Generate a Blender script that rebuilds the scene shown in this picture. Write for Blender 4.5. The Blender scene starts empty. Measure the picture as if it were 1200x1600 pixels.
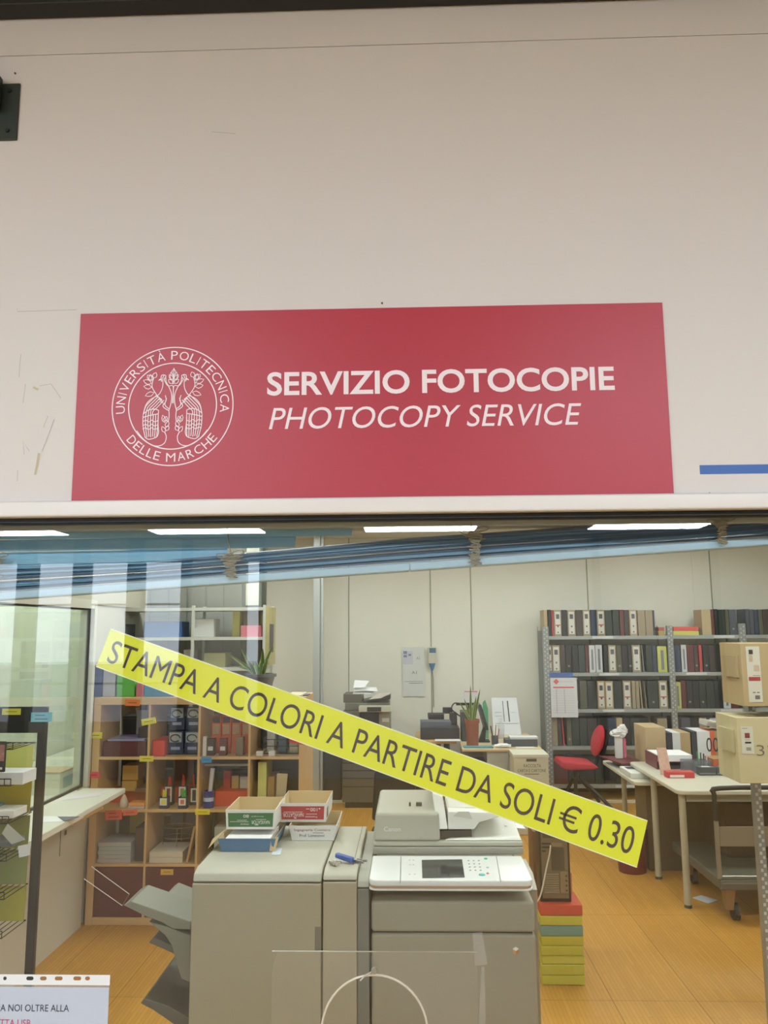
import bpy, bmesh, math, random
from mathutils import Vector, Matrix
R_ = random.Random(7)
sc = bpy.context.scene
COL = sc.collection

# ------------------------------------------------------------------ camera
F_PX, YAW, PITCH, ROLL = 1257.6, 0.03158, 0.14703, -0.00705
CAM = Vector((0, -1.3, 1.93))
_fw = Vector((-math.sin(YAW)*math.cos(PITCH), math.cos(YAW)*math.cos(PITCH), math.sin(PITCH)))
_r = Vector((math.cos(YAW), math.sin(YAW), 0)); _u = _r.cross(_fw)
_r, _u = math.cos(ROLL)*_r+math.sin(ROLL)*_u, -math.sin(ROLL)*_r+math.cos(ROLL)*_u
cd = bpy.data.cameras.new('camera'); cam = bpy.data.objects.new('camera', cd); COL.objects.link(cam)
cd.sensor_width = 36; cd.lens = F_PX/1600*36; cd.clip_start = .02
cam.matrix_world = Matrix(((_r.x, _u.x, -_fw.x, CAM.x), (_r.y, _u.y, -_fw.y, CAM.y), (_r.z, _u.z, -_fw.z, CAM.z), (0, 0, 0, 1)))
sc.camera = cam

# ------------------------------------------------------------------ world, exposure
sc.view_settings.view_transform = 'Standard'; sc.view_settings.look = 'None'
sc.view_settings.gamma = 1; sc.view_settings.use_curve_mapping = False
sc.view_settings.exposure = 0.9
W = bpy.data.worlds.new('daylight'); sc.world = W; W.use_nodes = True
W.node_tree.nodes['Background'].inputs[0].default_value = (.80, .90, 1.0, 1)
W.node_tree.nodes['Background'].inputs[1].default_value = 3.2
sc.cycles.transparent_max_bounces = 24; sc.cycles.max_bounces = 8
sc.cycles.sample_clamp_indirect = 4
ROOM_LAMP = 10.5      # strength of the diffusers in the copy room and of the added passage lamp
HALL_LAMP = 35.0     # strength of the diffusers in the hall

# ------------------------------------------------------------------ helpers
def P(px, py, Y=None, Z=None, X=None):
    v = _r*((px-600)/F_PX)+_u*((800-py)/F_PX)+_fw
    t = (Y-CAM.y)/v.y if Y is not None else (Z-CAM.z)/v.z if Z is not None else (X-CAM.x)/v.x
    return CAM+v*t
def lin(c):
    c /= 255.
    return c/12.92 if c <= .04045 else ((c+.055)/1.055)**2.4
MATS = {}
def C(r, g, b, rough=.55, metal=0., var=.05, scale=9., bump=0., emit=0., name='paint'):
    key = (r, g, b, rough, metal, var, scale, bump, emit)
    if key in MATS: return MATS[key]
    m = bpy.data.materials.new(name); m.use_nodes = True; nt = m.node_tree; bs = nt.nodes['Principled BSDF']
    col = (lin(r), lin(g), lin(b), 1)
    bs.inputs['Base Color'].default_value = col
    bs.inputs['Roughness'].default_value = rough; bs.inputs['Metallic'].default_value = metal
    if var or bump:
        tc = nt.nodes.new('ShaderNodeTexCoord'); nz = nt.nodes.new('ShaderNodeTexNoise')
        nz.inputs['Scale'].default_value = scale; nz.inputs['Detail'].default_value = 5
        nt.links.new(tc.outputs['Object'], nz.inputs['Vector'])
        if var:
            mx = nt.nodes.new('ShaderNodeMix'); mx.data_type = 'RGBA'
            mx.inputs[6].default_value = tuple(c*(1-var) for c in col[:3])+(1,)
            mx.inputs[7].default_value = tuple(min(1, c*(1+var)) for c in col[:3])+(1,)
            nt.links.new(nz.outputs['Fac'], mx.inputs[0]); nt.links.new(mx.outputs[2], bs.inputs['Base Color'])
        if bump:
            bp = nt.nodes.new('ShaderNodeBump'); bp.inputs['Strength'].default_value = bump; bp.inputs['Distance'].default_value = .01
            nt.links.new(nz.outputs['Fac'], bp.inputs['Height']); nt.links.new(bp.outputs['Normal'], bs.inputs['Normal'])
    if emit:
        bs.inputs['Emission Color'].default_value = col; bs.inputs['Emission Strength'].default_value = emit
    MATS[key] = m
    return m
def clear_mat(name, tint=(1, 1, 1), ior=1.5, haze=0.0):
    m = bpy.data.materials.new(name); m.use_nodes = True; nt = m.node_tree; nt.nodes.clear()
    o = nt.nodes.new('ShaderNodeOutputMaterial'); t = nt.nodes.new('ShaderNodeBsdfTransparent'); g = nt.nodes.new('ShaderNodeBsdfGlossy')
    g.inputs['Roughness'].default_value = 0.0; t.inputs[0].default_value = tint+(1,)
    f = nt.nodes.new('ShaderNodeFresnel'); gm = nt.nodes.new('ShaderNodeNewGeometry'); ma = nt.nodes.new('ShaderNodeMath')   # thin sheet: same reflectance on both faces
    ma.operation = 'MULTIPLY_ADD'; ma.inputs[1].default_value = 1/ior-ior; ma.inputs[2].default_value = ior
    nt.links.new(gm.outputs['Backfacing'], ma.inputs[0]); nt.links.new(ma.outputs[0], f.inputs[0])
    mx = nt.nodes.new('ShaderNodeMixShader'); src = t.outputs[0]
    if haze:
        d = nt.nodes.new('ShaderNodeBsdfDiffuse'); d.inputs[0].default_value = (.9, .9, .9, 1); m2 = nt.nodes.new('ShaderNodeMixShader')
        m2.inputs[0].default_value = haze; nt.links.new(t.outputs[0], m2.inputs[1]); nt.links.new(d.outputs[0], m2.inputs[2]); src = m2.outputs[0]
    nt.links.new(f.outputs[0], mx.inputs[0]); nt.links.new(src, mx.inputs[1]); nt.links.new(g.outputs[0], mx.inputs[2])
    nt.links.new(mx.outputs[0], o.inputs[0])
    return m
GLASS = clear_mat('window_glass', (.975, .985, .975))
ACRYL = clear_mat('clear_acrylic', (.97, .97, .965), 1.49, .015)
TAPE = clear_mat('clear_tape', (.95, .94, .92), 1.45, .06)
PETM = clear_mat('clear_plastic', (.88, .9, .92), 1.4, .12)

BASE = {}
class MB:
    def __init__(s, T=None): s.bm = bmesh.new(); s.T = T
    def _v(s, p):
        p = Vector(p)
        return s.bm.verts.new(s.T @ p if s.T is not None else p)
    def poly(s, pts):
        try: return s.bm.faces.new([s._v(p) for p in pts])
        except ValueError: return None
    def box(s, x0, x1, y0, y1, z0, z1):
        v = [s._v((x, y, z)) for z in (z0, z1) for y in (y0, y1) for x in (x0, x1)]
        for f in ((0, 2, 3, 1), (4, 5, 7, 6), (0, 1, 5, 4), (2, 6, 7, 3), (0, 4, 6, 2), (1, 3, 7, 5)): s.bm.faces.new([v[i] for i in f])
        return s
    def hexa(s, bot, top):                       # two quads joined
        a = [s._v(p) for p in bot]; b = [s._v(p) for p in top]; n = len(a)
        s.bm.faces.new(a[::-1]); s.bm.faces.new(b)
        for i in range(n): s.bm.faces.new([a[i], a[(i+1) % n], b[(i+1) % n], b[i]])
        return s
    def prism(s, pts, axis, a, b):               # 2-D outline swept along an axis
        def mk(p, t): return {'x': (t, p[0], p[1]), 'y': (p[0], t, p[1]), 'z': (p[0], p[1], t)}[axis]
        return s.hexa([mk(p, a) for p in pts], [mk(p, b) for p in pts])
    def slab(s, pts, off):                       # 3-D polygon with thickness
        off = Vector(off); return s.hexa([Vector(p) for p in pts], [Vector(p)+off for p in pts])
    def cyl(s, p0, p1, r0, r1=None, n=16):
        p0, p1 = Vector(p0), Vector(p1); r1 = r0 if r1 is None else r1
        d = (p1-p0).normalized(); a = d.orthogonal().normalized(); b = d.cross(a)
        ring = lambda p, r: [p+a*(r*math.cos(2*math.pi*i/n))+b*(r*math.sin(2*math.pi*i/n)) for i in range(n)]
        return s.hexa(ring(p0, r0), ring(p1, r1))
    def tube(s, pts, r, n=8, closed=False):
        pts = [Vector(p) for p in pts]; rings = []; a = None; N = len(pts)
        for i, p in enumerate(pts):
            d = pts[(i+1) % N]-pts[i-1] if closed or 0 < i < N-1 else (pts[1]-pts[0] if i == 0 else pts[-1]-pts[-2])
            if d.length < 1e-9: d = Vector((0, 0, 1))
            d.normalize(); a = d.orthogonal() if a is None else a-d*a.dot(d)
            if a.length < 1e-6: a = d.orthogonal()
            a.normalize(); b = d.cross(a)
            rings.append([s._v(p+a*(r*math.cos(2*math.pi*k/n))+b*(r*math.sin(2*math.pi*k/n))) for k in range(n)])
        for i in range(N if closed else N-1):
            A, B = rings[i], rings[(i+1) % N]
            for k in range(n): s.bm.faces.new([A[k], A[(k+1) % n], B[(k+1) % n], B[k]])
        if not closed: s.bm.faces.new(rings[0][::-1]); s.bm.faces.new(rings[-1])
        return s
    def lathe(s, prof, c, n=20):
        c = Vector(c); rings = [[s._v(c+Vector((r*math.cos(2*math.pi*k/n), r*math.sin(2*math.pi*k/n), z))) for k in range(n)] for r, z in prof]
        for A, B in zip(rings, rings[1:]):
            for k in range(n): s.bm.faces.new([A[k], A[(k+1) % n], B[(k+1) % n], B[k]])
        s.bm.faces.new(rings[0][::-1]); s.bm.faces.new(rings[-1])
        return s
    def ball(s, c, rx, ry, rz, n=12, m=8, jit=0., rnd=R_):
        c = Vector(c); rows = []
        for j in range(m+1):
            t = math.pi*j/m; row = []
            for k in range(n):
                q = 1+jit*(rnd.random()-.5); a = 2*math.pi*k/n
                row.append(s._v(c+Vector((rx*math.sin(t)*math.cos(a)*q, ry*math.sin(t)*math.sin(a)*q, rz*math.cos(t)*q))))
                if j in (0, m): break
            rows.append(row)
        for j in range(m):
            A, B = rows[j], rows[j+1]
            for k in range(n):
                f = [A[k % len(A)], B[k % len(B)], B[(k+1) % len(B)], A[(k+1) % len(A)]]
                f = [v for i, v in enumerate(f) if v not in f[:i]]
                if len(f) > 2: s.bm.faces.new(f)
        return s
    def build(s, name, mat, parent=None, bevel=0., smooth=False, label=None, cat=None, group=None, kind=None, seg=2):
        bm = s.bm; bmesh.ops.recalc_face_normals(bm, faces=bm.faces)
        if parent is None:
            lo = [min(v.co[i] for v in bm.verts) for i in range(3)]; hi = [max(v.co[i] for v in bm.verts) for i in range(3)]
            o0 = Vector(((lo[0]+hi[0])/2, (lo[1]+hi[1])/2, lo[2]))
        else: o0 = BASE[parent.name]
        bmesh.ops.translate(bm, vec=-o0, verts=bm.verts)
        me = bpy.data.meshes.new(name); bm.to_mesh(me); bm.free()
        if smooth:
            for p in me.polygons: p.use_smooth = True
        me.materials.append(mat)
        o = bpy.data.objects.new(name, me); COL.objects.link(o); BASE[o.name] = o0
        if parent is None: o.location = o0
        else: o.parent = parent
        if bevel:
            md = o.modifiers.new('bevel', 'BEVEL'); md.width = bevel; md.segments = seg; md.limit_method = 'ANGLE'; md.angle_limit = .6
            for p in me.polygons: p.use_smooth = True
            wn = o.modifiers.new('normals', 'WEIGHTED_NORMAL'); wn.keep_sharp = True
        elif smooth:
            try: me.set_sharp_from_angle(angle=.7)
            except Exception: pass
        return tag(o, label, cat, group, kind)
LABELS = {}
def tag(o, label=None, cat=None, group=None, kind=None):
    if label:
        assert label not in LABELS, label
        LABELS[label] = 1; n = len(label.split()); assert 4 <= n <= 16, (n, label)
        o['label'] = label
    if cat: o['category'] = cat
    if group: o['group'] = group
    if kind: o['kind'] = kind
    return o
def thing(name, label, cat, loc, group=None):
    o = bpy.data.objects.new(name, None); COL.objects.link(o); o.location = loc; o.empty_display_size = .05
    BASE[o.name] = Vector(loc)
    return tag(o, label, cat, group)
def rotz(c, a): c = Vector(c); return Matrix.Translation(c) @ Matrix.Rotation(a, 4, 'Z') @ Matrix.Translation(-c)
def roty(c, a): c = Vector(c); return Matrix.Translation(c) @ Matrix.Rotation(a, 4, 'Y') @ Matrix.Translation(-c)
def rotx(c, a): c = Vector(c); return Matrix.Translation(c) @ Matrix.Rotation(a, 4, 'X') @ Matrix.Translation(-c)

def glyphs(txt, bold=0., shear=0., res=3, space=1.):
    """verts (2-D, normalised to the unit box) and faces of a line of text"""
    cu = bpy.data.curves.new('t', 'FONT'); cu.body = txt; cu.offset = bold; cu.shear = shear; cu.resolution_u = res; cu.space_character = space
    ob = bpy.data.objects.new('t', cu); COL.objects.link(ob)
    dg = bpy.context.evaluated_depsgraph_get(); me = bpy.data.meshes.new_from_object(ob.evaluated_get(dg))
    v = [(p.co.x, p.co.y) for p in me.vertices]; f = [tuple(p.vertices) for p in me.polygons]
    bpy.data.objects.remove(ob); bpy.data.curves.remove(cu); bpy.data.meshes.remove(me)
    x0, x1 = min(p[0] for p in v), max(p[0] for p in v); y0, y1 = min(p[1] for p in v), max(p[1] for p in v)
    return [((x-x0)/(x1-x0), (y-y0)/max(1e-6, y1-y0)) for x, y in v], f, (x1-x0)/(y1-y0)
def text_on(mb, txt, quad, u0=0., u1=1., v0=0., v1=1., bold=0., shear=0., flip=False, res=3, space=1., lift=0.):
    """lay text on a quad given as bottom-left, bottom-right, top-right, top-left"""
    A, B, Cc, D = [Vector(q) for q in quad]; nrm = (B-A).cross(D-A).normalized()*lift
    V, Fs, _ = glyphs(txt, bold, shear, res, space); vs = []
    for x, y in V:
        if flip: x, y = 1-x, 1-y
        u = u0+(u1-u0)*x; w = v0+(v1-v0)*y
        vs.append(mb._v((A*(1-u)+B*u)*(1-w)+(D*(1-u)+Cc*u)*w+nrm))
    for f in Fs:
        try: mb.bm.faces.new([vs[i] for i in f])
        except ValueError: pass
    return mb
def bars_on(mb, quad, rows, lift=.0008):
    """rows of (u0,u1,v0,v1) printed patches on a quad"""
    A, B, Cc, D = [Vector(q) for q in quad]; nrm = (B-A).cross(D-A).normalized()*lift
    q = lambda u, w: (A*(1-u)+B*u)*(1-w)+(D*(1-u)+Cc*u)*w+nrm
    for u0, u1, v0, v1 in rows: mb.poly([q(u0, v0), q(u1, v0), q(u1, v1), q(u0, v1)])
    return mb
def ribbon(mb, pts, w, y, closed=False):
    """flat stroke of width w in the plane y"""
    n = len(pts); L = []; Rr = []
    for i in range(n):
        a = pts[(i-1) % n] if closed or i else pts[0]; b = pts[(i+1) % n] if closed or i < n-1 else pts[-1]
        dx, dz = b[0]-a[0], b[1]-a[1]; l = math.hypot(dx, dz) or 1
        nx, nz = -dz/l*w/2, dx/l*w/2
        L.append(mb._v((pts[i][0]+nx, y, pts[i][1]+nz))); Rr.append(mb._v((pts[i][0]-nx, y, pts[i][1]-nz)))
    for i in range(n if closed else n-1):
        j = (i+1) % n; mb.bm.faces.new([L[i], L[j], Rr[j], Rr[i]])
def smooth_path(pts, k=5):
    out = []; n = len(pts)
    for i in range(n-1):
        p0, p1, p2, p3 = pts[max(0, i-1)], pts[i], pts[i+1], pts[min(n-1, i+2)]
        for j in range(k):
            t = j/k
            out.append(tuple(.5*(2*p1[d]+(p2[d]-p0[d])*t+(2*p0[d]-5*p1[d]+4*p2[d]-p3[d])*t*t+(3*p1[d]-p0[d]-3*p2[d]+p3[d])*t**3) for d in range(len(p1))))
    return out+[tuple(pts[-1])]
ORD = ['', 'first', 'second', 'third', 'fourth', 'fifth', 'sixth', 'seventh', 'eighth', 'ninth', 'tenth', 'eleventh', 'twelfth', 'thirteenth',
       'fourteenth', 'fifteenth', 'sixteenth', 'seventeenth', 'eighteenth', 'nineteenth', 'twentieth', 'twenty-first', 'twenty-second', 'twenty-third']
WHITE = C(226, 226, 222, .5, var=.02); PAPER = C(232, 232, 232, .8, var=.02); INK = C(40, 38, 42, .7, var=0)
GREYINK = C(150, 150, 152, .8, var=0); BLACKM = C(22, 23, 22, .45, var=.1); CARD = C(188, 164, 122, .85, var=.06, scale=20)
GALV = C(150, 156, 156, .38, .55, var=.08, scale=30); DARKHOLE = C(48, 50, 50, .8, var=0)

# ------------------------------------------------------------------ hall in front of the window (its lights and glazing are what the glass mirrors)
HB = -9.7                                          # far wall of the hall
hallwall = C(196, 190, 178, .8, var=.03, scale=2)
MB().box(-9, 9, HB-.1, -.0, -.12, 0).build('floor', C(172, 136, 80, .45, var=.08, scale=2, name='hall_floor'), kind='structure')
MB().box(-9, 9, HB-.1, .1, 3.2, 3.3).build('ceiling', C(168, 152, 112, .9, var=.02), kind='structure')
MB().box(-9.1, -9, HB-.1, .1, 0, 3.3).build('wall_hall_left', hallwall, kind='structure')
MB().box(9, 9.1, HB-.1, .1, 0, 3.3).build('wall_hall_right', hallwall, kind='structure')
def hx(px): return P(px, 950, Y=-HB).x             # where a mirrored column of the far wall stands
mb = MB(); zs = (.75, 2.9)
mb.box(-9, hx(300), HB-.1, HB, 0, zs[0]); mb.box(-9, hx(300), HB-.1, HB, zs[1], 3.2)
mb.box(hx(297), hx(384), HB-.1, HB, 0, 3.2); mb.box(hx(384), hx(406), HB-.1, HB, 0, zs[0]); mb.box(hx(384), hx(406), HB-.1, HB, zs[1], 3.2)
mb.box(hx(406), 9, HB-.1, HB, 0, 3.2); mb.build('wall_hall_far', hallwall, kind='structure')
PIL = C(58, 56, 50, .6, var=.05)
for a, b in ((28, 53), (115, 137), (200, 222), (284, 298), (406, 413), (929, 938), (1115, 1124)):
    MB().box(hx(a), hx(b), HB-.1, HB+.12, 0, 3.2).build('column', PIL, kind='structure')
mb = MB()
for z in (1.25, 2.32): mb.box(-9, hx(284), HB-.07, HB-.03, z-.014, z+.014)
mb.build('window_5', C(120, 125, 135, .5, var=0), kind='structure')
MB().box(-16, 2, -15.2, -14, -.1, 1.35).build('wall_added_outside', C(216, 216, 228, .8, var=.25, scale=1.5), kind='structure')  # low wall added outdoors to dim the lower part of the mirrored window bands
MB().box(-16, 9, -14, HB-.1, -.2, -.1).build('ground', C(120, 120, 116, .9), kind='structure')
lampm = C(229, 242, 255, .5, var=0, emit=HALL_LAMP, name='hall_diffuser'); housing = C(215, 215, 212, .5)
hl = [('second from the left', 228, 397), ('third from the left', 573, 740), ('rightmost', 918, 1098), ('leftmost', -112, 58)]
def ceiling_lamp(x, y, z, lx, ly, label, mat, group):
    t = thing('ceiling_light', label, 'ceiling light', (x, y, z-.05), group)
    b = MB(); b.box(x-lx/2-.02, x+lx/2+.02, y-ly/2-.02, y+ly/2+.02, z-.045, z+.0); b.build('housing', housing, t, bevel=.004)
    MB().box(x-lx/2, x+lx/2, y-ly/2, y+ly/2, z-.055, z-.0455).build('diffuser', mat, t)
for lab, a, b in hl:
    pa, pb = P(a, 825, Z=3.15), P(b, 824, Z=3.15)
    ceiling_lamp((pa.x+pb.x)/2, -8.35, 3.2, 1.34, .42, 'long white hall ceiling lamp mirrored in the glass, '+lab, lampm, 'hall lamps mirrored in the window')
for i, x in enumerate((-4.2, -1.4, 1.4, 4.2)):  # unseen nearer row, added as extra light on the facade
    ceiling_lamp(x, -2.6, 3.2, 1.34, .30, None, lampm, 'hall lamps out of view')
for o in COL.objects:
    if o.get('group') == 'hall lamps out of view': o['label'] = 'long white hall ceiling lamp added behind the viewer, out of view'; o['category'] = 'ceiling light'

# ------------------------------------------------------------------ facade wall and window frame
fac = C(216, 210, 204, .6, var=.02, scale=1.2, bump=.02, name='facade_panel')
zT = 2.146; zseam = 2.967
mb = MB(); mb.box(-9, 9, 0, .1, zT, zseam-.0015); mb.box(-9, 9, .004, .1, zseam-.0015, zseam+.0015); mb.box(-9, 9, .002, .1, zseam+.0015, 3.2)
mb.box(-9, -2.6, 0, .1, 0, zT); mb.box(2.6, 9, 0, .1, 0, zT); mb.box(-2.6, 2.6, 0, .1, 0, .85)
mb.build('wall_front', fac, kind='structure')
MB().box(-9, 9, -.035, .0019, 3.040, 3.068).build('trim_1', C(26, 28, 26, .5, var=.05), kind='structure', bevel=.003)
mb = MB(); mb.box(-2.62, 2.62, -.014, .02, 2.1195, zT); mb.build('window_frame', C(222, 218, 212, .35, var=.02), kind='structure', bevel=.004).name = 'trim_2'
MB().box(-2.6, 2.6, .004, .04, 2.112, 2.1195).build('trim_3', C(12, 12, 12, .6, var=0), kind='structure')
MB().box(-2.6, 2.6, .012, .018, .85, 2.112).build('window_1', GLASS, kind='structure')
# old marks and screw holes on the wall
dm = C(170, 166, 160, .9, var=.2, scale=60)
def speck(px, py, r, y=-.0006): p = P(px, py, Y=0); return p.x, p.z
for (px, py, name, lab) in ((24, 115, 'screw', 'small dark screw in the wall above the metal bracket'), (1108, 771, 'screw', 'tiny dark screw in the wall below the blue strip'),
                            (597, 474, 'screw', 'tiny dark nail just above the top edge of the red sign')):
    p = P(px, py, Y=0); MB().cyl((p.x, -.002, p.z), (p.x, .0, p.z), .0016, n=10).build(name, C(60, 55, 50, .6, var=0), label=lab, cat='screw')
mb = MB()
for a in [((27, 482), (27, 487), (120, 484)), ((33, 553), (31, 570), (30, 590)), ((75, 650), (68, 668)), ((62, 603), (80, 600), (95, 622)), ((85, 655), (72, 690), (66, 705)),
          ((38, 710), (36, 690), (46, 705)), ((28, 735), (27, 752)), ((330, 206), (368, 209)), ((40, 600), (36, 630)), ((0, 786), (16, 786)), ((1125, 771), (1200, 771))]:
    ribbon(mb, [(P(x, y, Y=0).x, P(x, y, Y=0).z) for x, y in a], .0011, -.0004)
mb.build('scuff_mark', C(186, 181, 175, .9, var=.1, scale=80), label='faint grey scuffs and scratches on the white wall beside the red sign', cat='mark', kind='stuff')
for pts, lab in ((((61, 708), (58, 728), (55, 742)), 'yellowish dried glue streak on the white wall left of the sign'), (((52, 605), (60, 609)), 'short yellowish glue smear above the long streak left of the sign')):
    mb = MB(); ribbon(mb, [(P(x, y, Y=0).x, P(x, y, Y=0).z) for x, y in pts], .004, -.0005); mb.build('glue_stain', C(196, 184, 150, .7, var=.1), label=lab, cat='stain')
a, b = P(1093, 727, Y=0), P(1094, 741, Y=0)
MB().box(a.x, a.x+.5, -.0008, 0, b.z, a.z).build('blue_strip', C(58, 100, 172, .5, var=.02), label='flat blue strip stuck on the white wall right of the sign', cat='strip')
# metal bracket, upper left
t = thing('bracket', 'dark metal bracket screwed to the white wall at upper left', 'bracket', P(0, 220, Y=0))
a, b = P(33, 132, Y=0), P(28, 220, Y=0)
MB().box(a.x-.09, a.x, -.004, 0, b.z, a.z).build('plate', C(58, 66, 60, .4, .3, var=.1), t, bevel=.0015)
MB().box(a.x-.09, P(4, 170, Y=0).x, -.045, -.004, P(0, 176, Y=0).z, P(0, 130, Y=0).z+.004).build('arm', C(50, 56, 52, .4, .3, var=.1), t, bevel=.002)
for px, py in ((17, 144), (13, 206)):
    p = P(px, py, Y=0); MB().cyl((p.x, -.006, p.z), (p.x, -.003, p.z), .004, n=12).build('bolt', C(25, 28, 26, .5, var=0), t)

# ------------------------------------------------------------------ red sign
S0 = thing('sign', 'red wall sign with white seal reading SERVIZIO FOTOCOPIE', 'sign', (-.0652, 0, zT))
sx0, sx1, sz0, sz1 = -.5584, .4279, zT+.0006, 2.4716
MB().box(sx0, sx1, -.003, -.0002, sz0, sz1).build('panel', C(176, 44, 60, .42, var=.02, scale=3), S0)
SW = C(240, 228, 230, .6, var=0)
def flatq(x0, x1, z0, z1, y): return [(x0, y, z0), (x1, y, z0), (x1, y, z1), (x0, y, z1)]
y_ = -.0036
p0, p1 = P(418, 601, Y=0), P(959, 591, Y=0)
mb = MB(); text_on(mb, 'SERVIZIO FOTOCOPIE', flatq(p0.x, p1.x, p0.z-.0205, p0.z+.0205, y_), bold=.022, res=5); mb.build('lettering', SW, S0)
p0, p1 = P(421, 655, Y=0), P(908, 646, Y=0)
mb = MB(); text_on(mb, 'PHOTOCOPY SERVICE', flatq(p0.x, p1.x, p0.z-.0185, p0.z+.0185, y_), shear=.22, res=5); mb.build('lettering', SW, S0)
# seal: rings, circular lettering, two facing peacocks with leafy sprays
sc0 = P(270.5, 635, Y=0); rad = .1030
def sp(x, y): return (sc0.x+(x-600)/445*rad, sc0.z-(y-578)/435*rad)
mb = MB(); lw = rad/445*8
for rr in (441, 321): ribbon(mb, [(sc0.x+rr/445*rad*math.cos(i*math.pi/48), sc0.z+rr/445*rad*math.sin(i*math.pi/48)) for i in range(96)], lw, y_, True)
mb.build('seal_ring', SW, S0)
def arc_text(mb, txt, a0, a1, r, h, inward):
    cu = [c for c in txt]; wid = {'I': .35, ' ': .42, 'M': 1.1, 'O': 1.05, 'C': .95, 'E': .72, 'L': .7, 'P': .75, 'S': .72, 'R': .82}
    tot = sum(wid.get(c, .88) for c in cu); acc = 0
    for c in cu:
        w = wid.get(c, .88); ang = math.radians(a0+(a1-a0)*(acc+w/2)/tot); acc += w
        if c == ' ': continue
        V, Fs, _ = glyphs(c, res=3, bold=-.004); hw = w*abs(math.radians(a1-a0))/tot*r*(.10 if c == 'I' else .40); hh = h*(1.28 if c == 'À' else 1)
        er = (math.cos(ang), math.sin(ang)); et = (math.sin(ang), -math.cos(ang)) if not inward else (-math.sin(ang), math.cos(ang)); s_ = -1 if inward else 1
        vs = []
        for x, yv in V:
            rr = r+s_*(yv*hh-(h/2)); tt = (x-.5)*2*hw
            vs.append(mb._v((sc0.x+er[0]*rr+et[0]*tt, y_, sc0.z+er[1]*rr+et[1]*tt)))
        for f in Fs:
            try: mb.bm.faces.new([vs[i] for i in f])
            except ValueError: pass
mb = MB(); arc_text(mb, 'UNIVERSITÀ POLITECNICA', 189, -9, rad*381/445, rad*66/445, False)
arc_text(mb, 'DELLE MARCHE', 216, 325, rad*381/445, rad*64/445, True); mb.build('seal_lettering', SW, S0)
mb = MB(); layer = [0]
def stroke(pts, mirror=True, w=1., closed=False):
    q = smooth_path(pts, 4) if len(pts) > 2 and not closed else pts
    layer[0] += 1; yy = y_-.00004-layer[0]*.000006          # each stroke printed just over the one before
    ribbon(mb, [sp(*p) for p in q], lw*w*.8, yy, closed)
    if mirror: ribbon(mb, [sp(1205-p[0], p[1]) for p in q], lw*w*.8, yy-.000003, closed)
def leaf(bx, by, tx, ty, w, mirror=True):
    dx, dy = tx-bx, ty-by; l = math.hypot(dx, dy); nx, ny = -dy/l*w, dx/l*w
    stroke([(bx, by), (bx+dx*.35+nx, by+dy*.35+ny), (bx+dx*.7+nx*.8, by+dy*.7+ny*.8), (tx, ty), (bx+dx*.7-nx*.8, by+dy*.7-ny*.8), (bx+dx*.35-nx, by+dy*.35-ny)], mirror, .9, True)
stroke([(548, 768), (562, 800), (552, 845), (510, 868), (455, 858), (395, 815), (345, 755)])
for b, t_ in (((552, 770), (528, 728)), ((556, 735), (575, 690)), ((548, 700), (530, 645)), ((560, 760), (575, 720)), ((545, 690), (560, 655))): leaf(*b, *t_, 13)
stroke([(495, 388), (520, 385), (524, 430), (512, 470), (490, 500), (440, 528), (405, 570), (388, 640)])
stroke([(545, 370), (548, 400), (570, 440), (590, 490), (590, 550), (575, 612)])
stroke([(530, 380), (560, 430), (596, 430), (602, 470), (600, 560)], w=.9)
stroke([(602, 300), (600, 420)], False); stroke([(545, 500), (552, 540), (530, 580), (572, 612)]); stroke([(555, 520), (545, 570), (575, 600)])
stroke([(575, 612), (578, 650), (572, 690), (560, 685)])
stroke([(492, 392), (505, 380), (515, 400)]); stroke([(510, 380), (512, 355), (530, 350), (545, 360), (530, 385)]); stroke([(520, 378), (530, 352)])
for k in range(5): stroke([(480+k*14, 500+k*9), (440+k*12, 540+k*12), (405+k*13, 580+k*10), (388+k*19, 640+k*4)])
for k in range(4): stroke([(475+k*18, 505+k*22), (500+k*12, 515+k*18), (522+k*5, 535+k*12)])
stroke([(386, 640), (400, 625), (430, 605), (470, 600), (500, 610)]); stroke([(386, 660), (440, 645), (500, 635)])
for k in range(7): stroke([(388+k*18.5, 640+(k-3)**2*.4), (390+k*18, 720), (408+k*14, 800+4*(k % 2))])
for y in (690, 720, 745): stroke([(388, y), (410, y-10), (430, y+3), (455, y-10), (475, y+3), (500, y-8)], w=.8)
stroke([(405, 800), (430, 818), (460, 815), (495, 800), (505, 770)]); stroke([(500, 610), (498, 690), (506, 770)])
stroke([(510, 530), (470, 480), (445, 430), (455, 375)])
for b, t_ in (((455, 372), (472, 332)), ((442, 385), (408, 350)), ((440, 412), (380, 388)), ((443, 440), (385, 432)), ((462, 480), (398, 502)), ((440, 395), (430, 345))): leaf(*b, *t_, 16)
leaf(602, 360, 602, 305, 15, False)
for b, t_ in (((597, 385), (568, 350)), ((597, 415), (565, 385)), ((598, 400), (580, 330))): leaf(*b, *t_, 13)
mb.build('seal_emblem', SW, S0)

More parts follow.
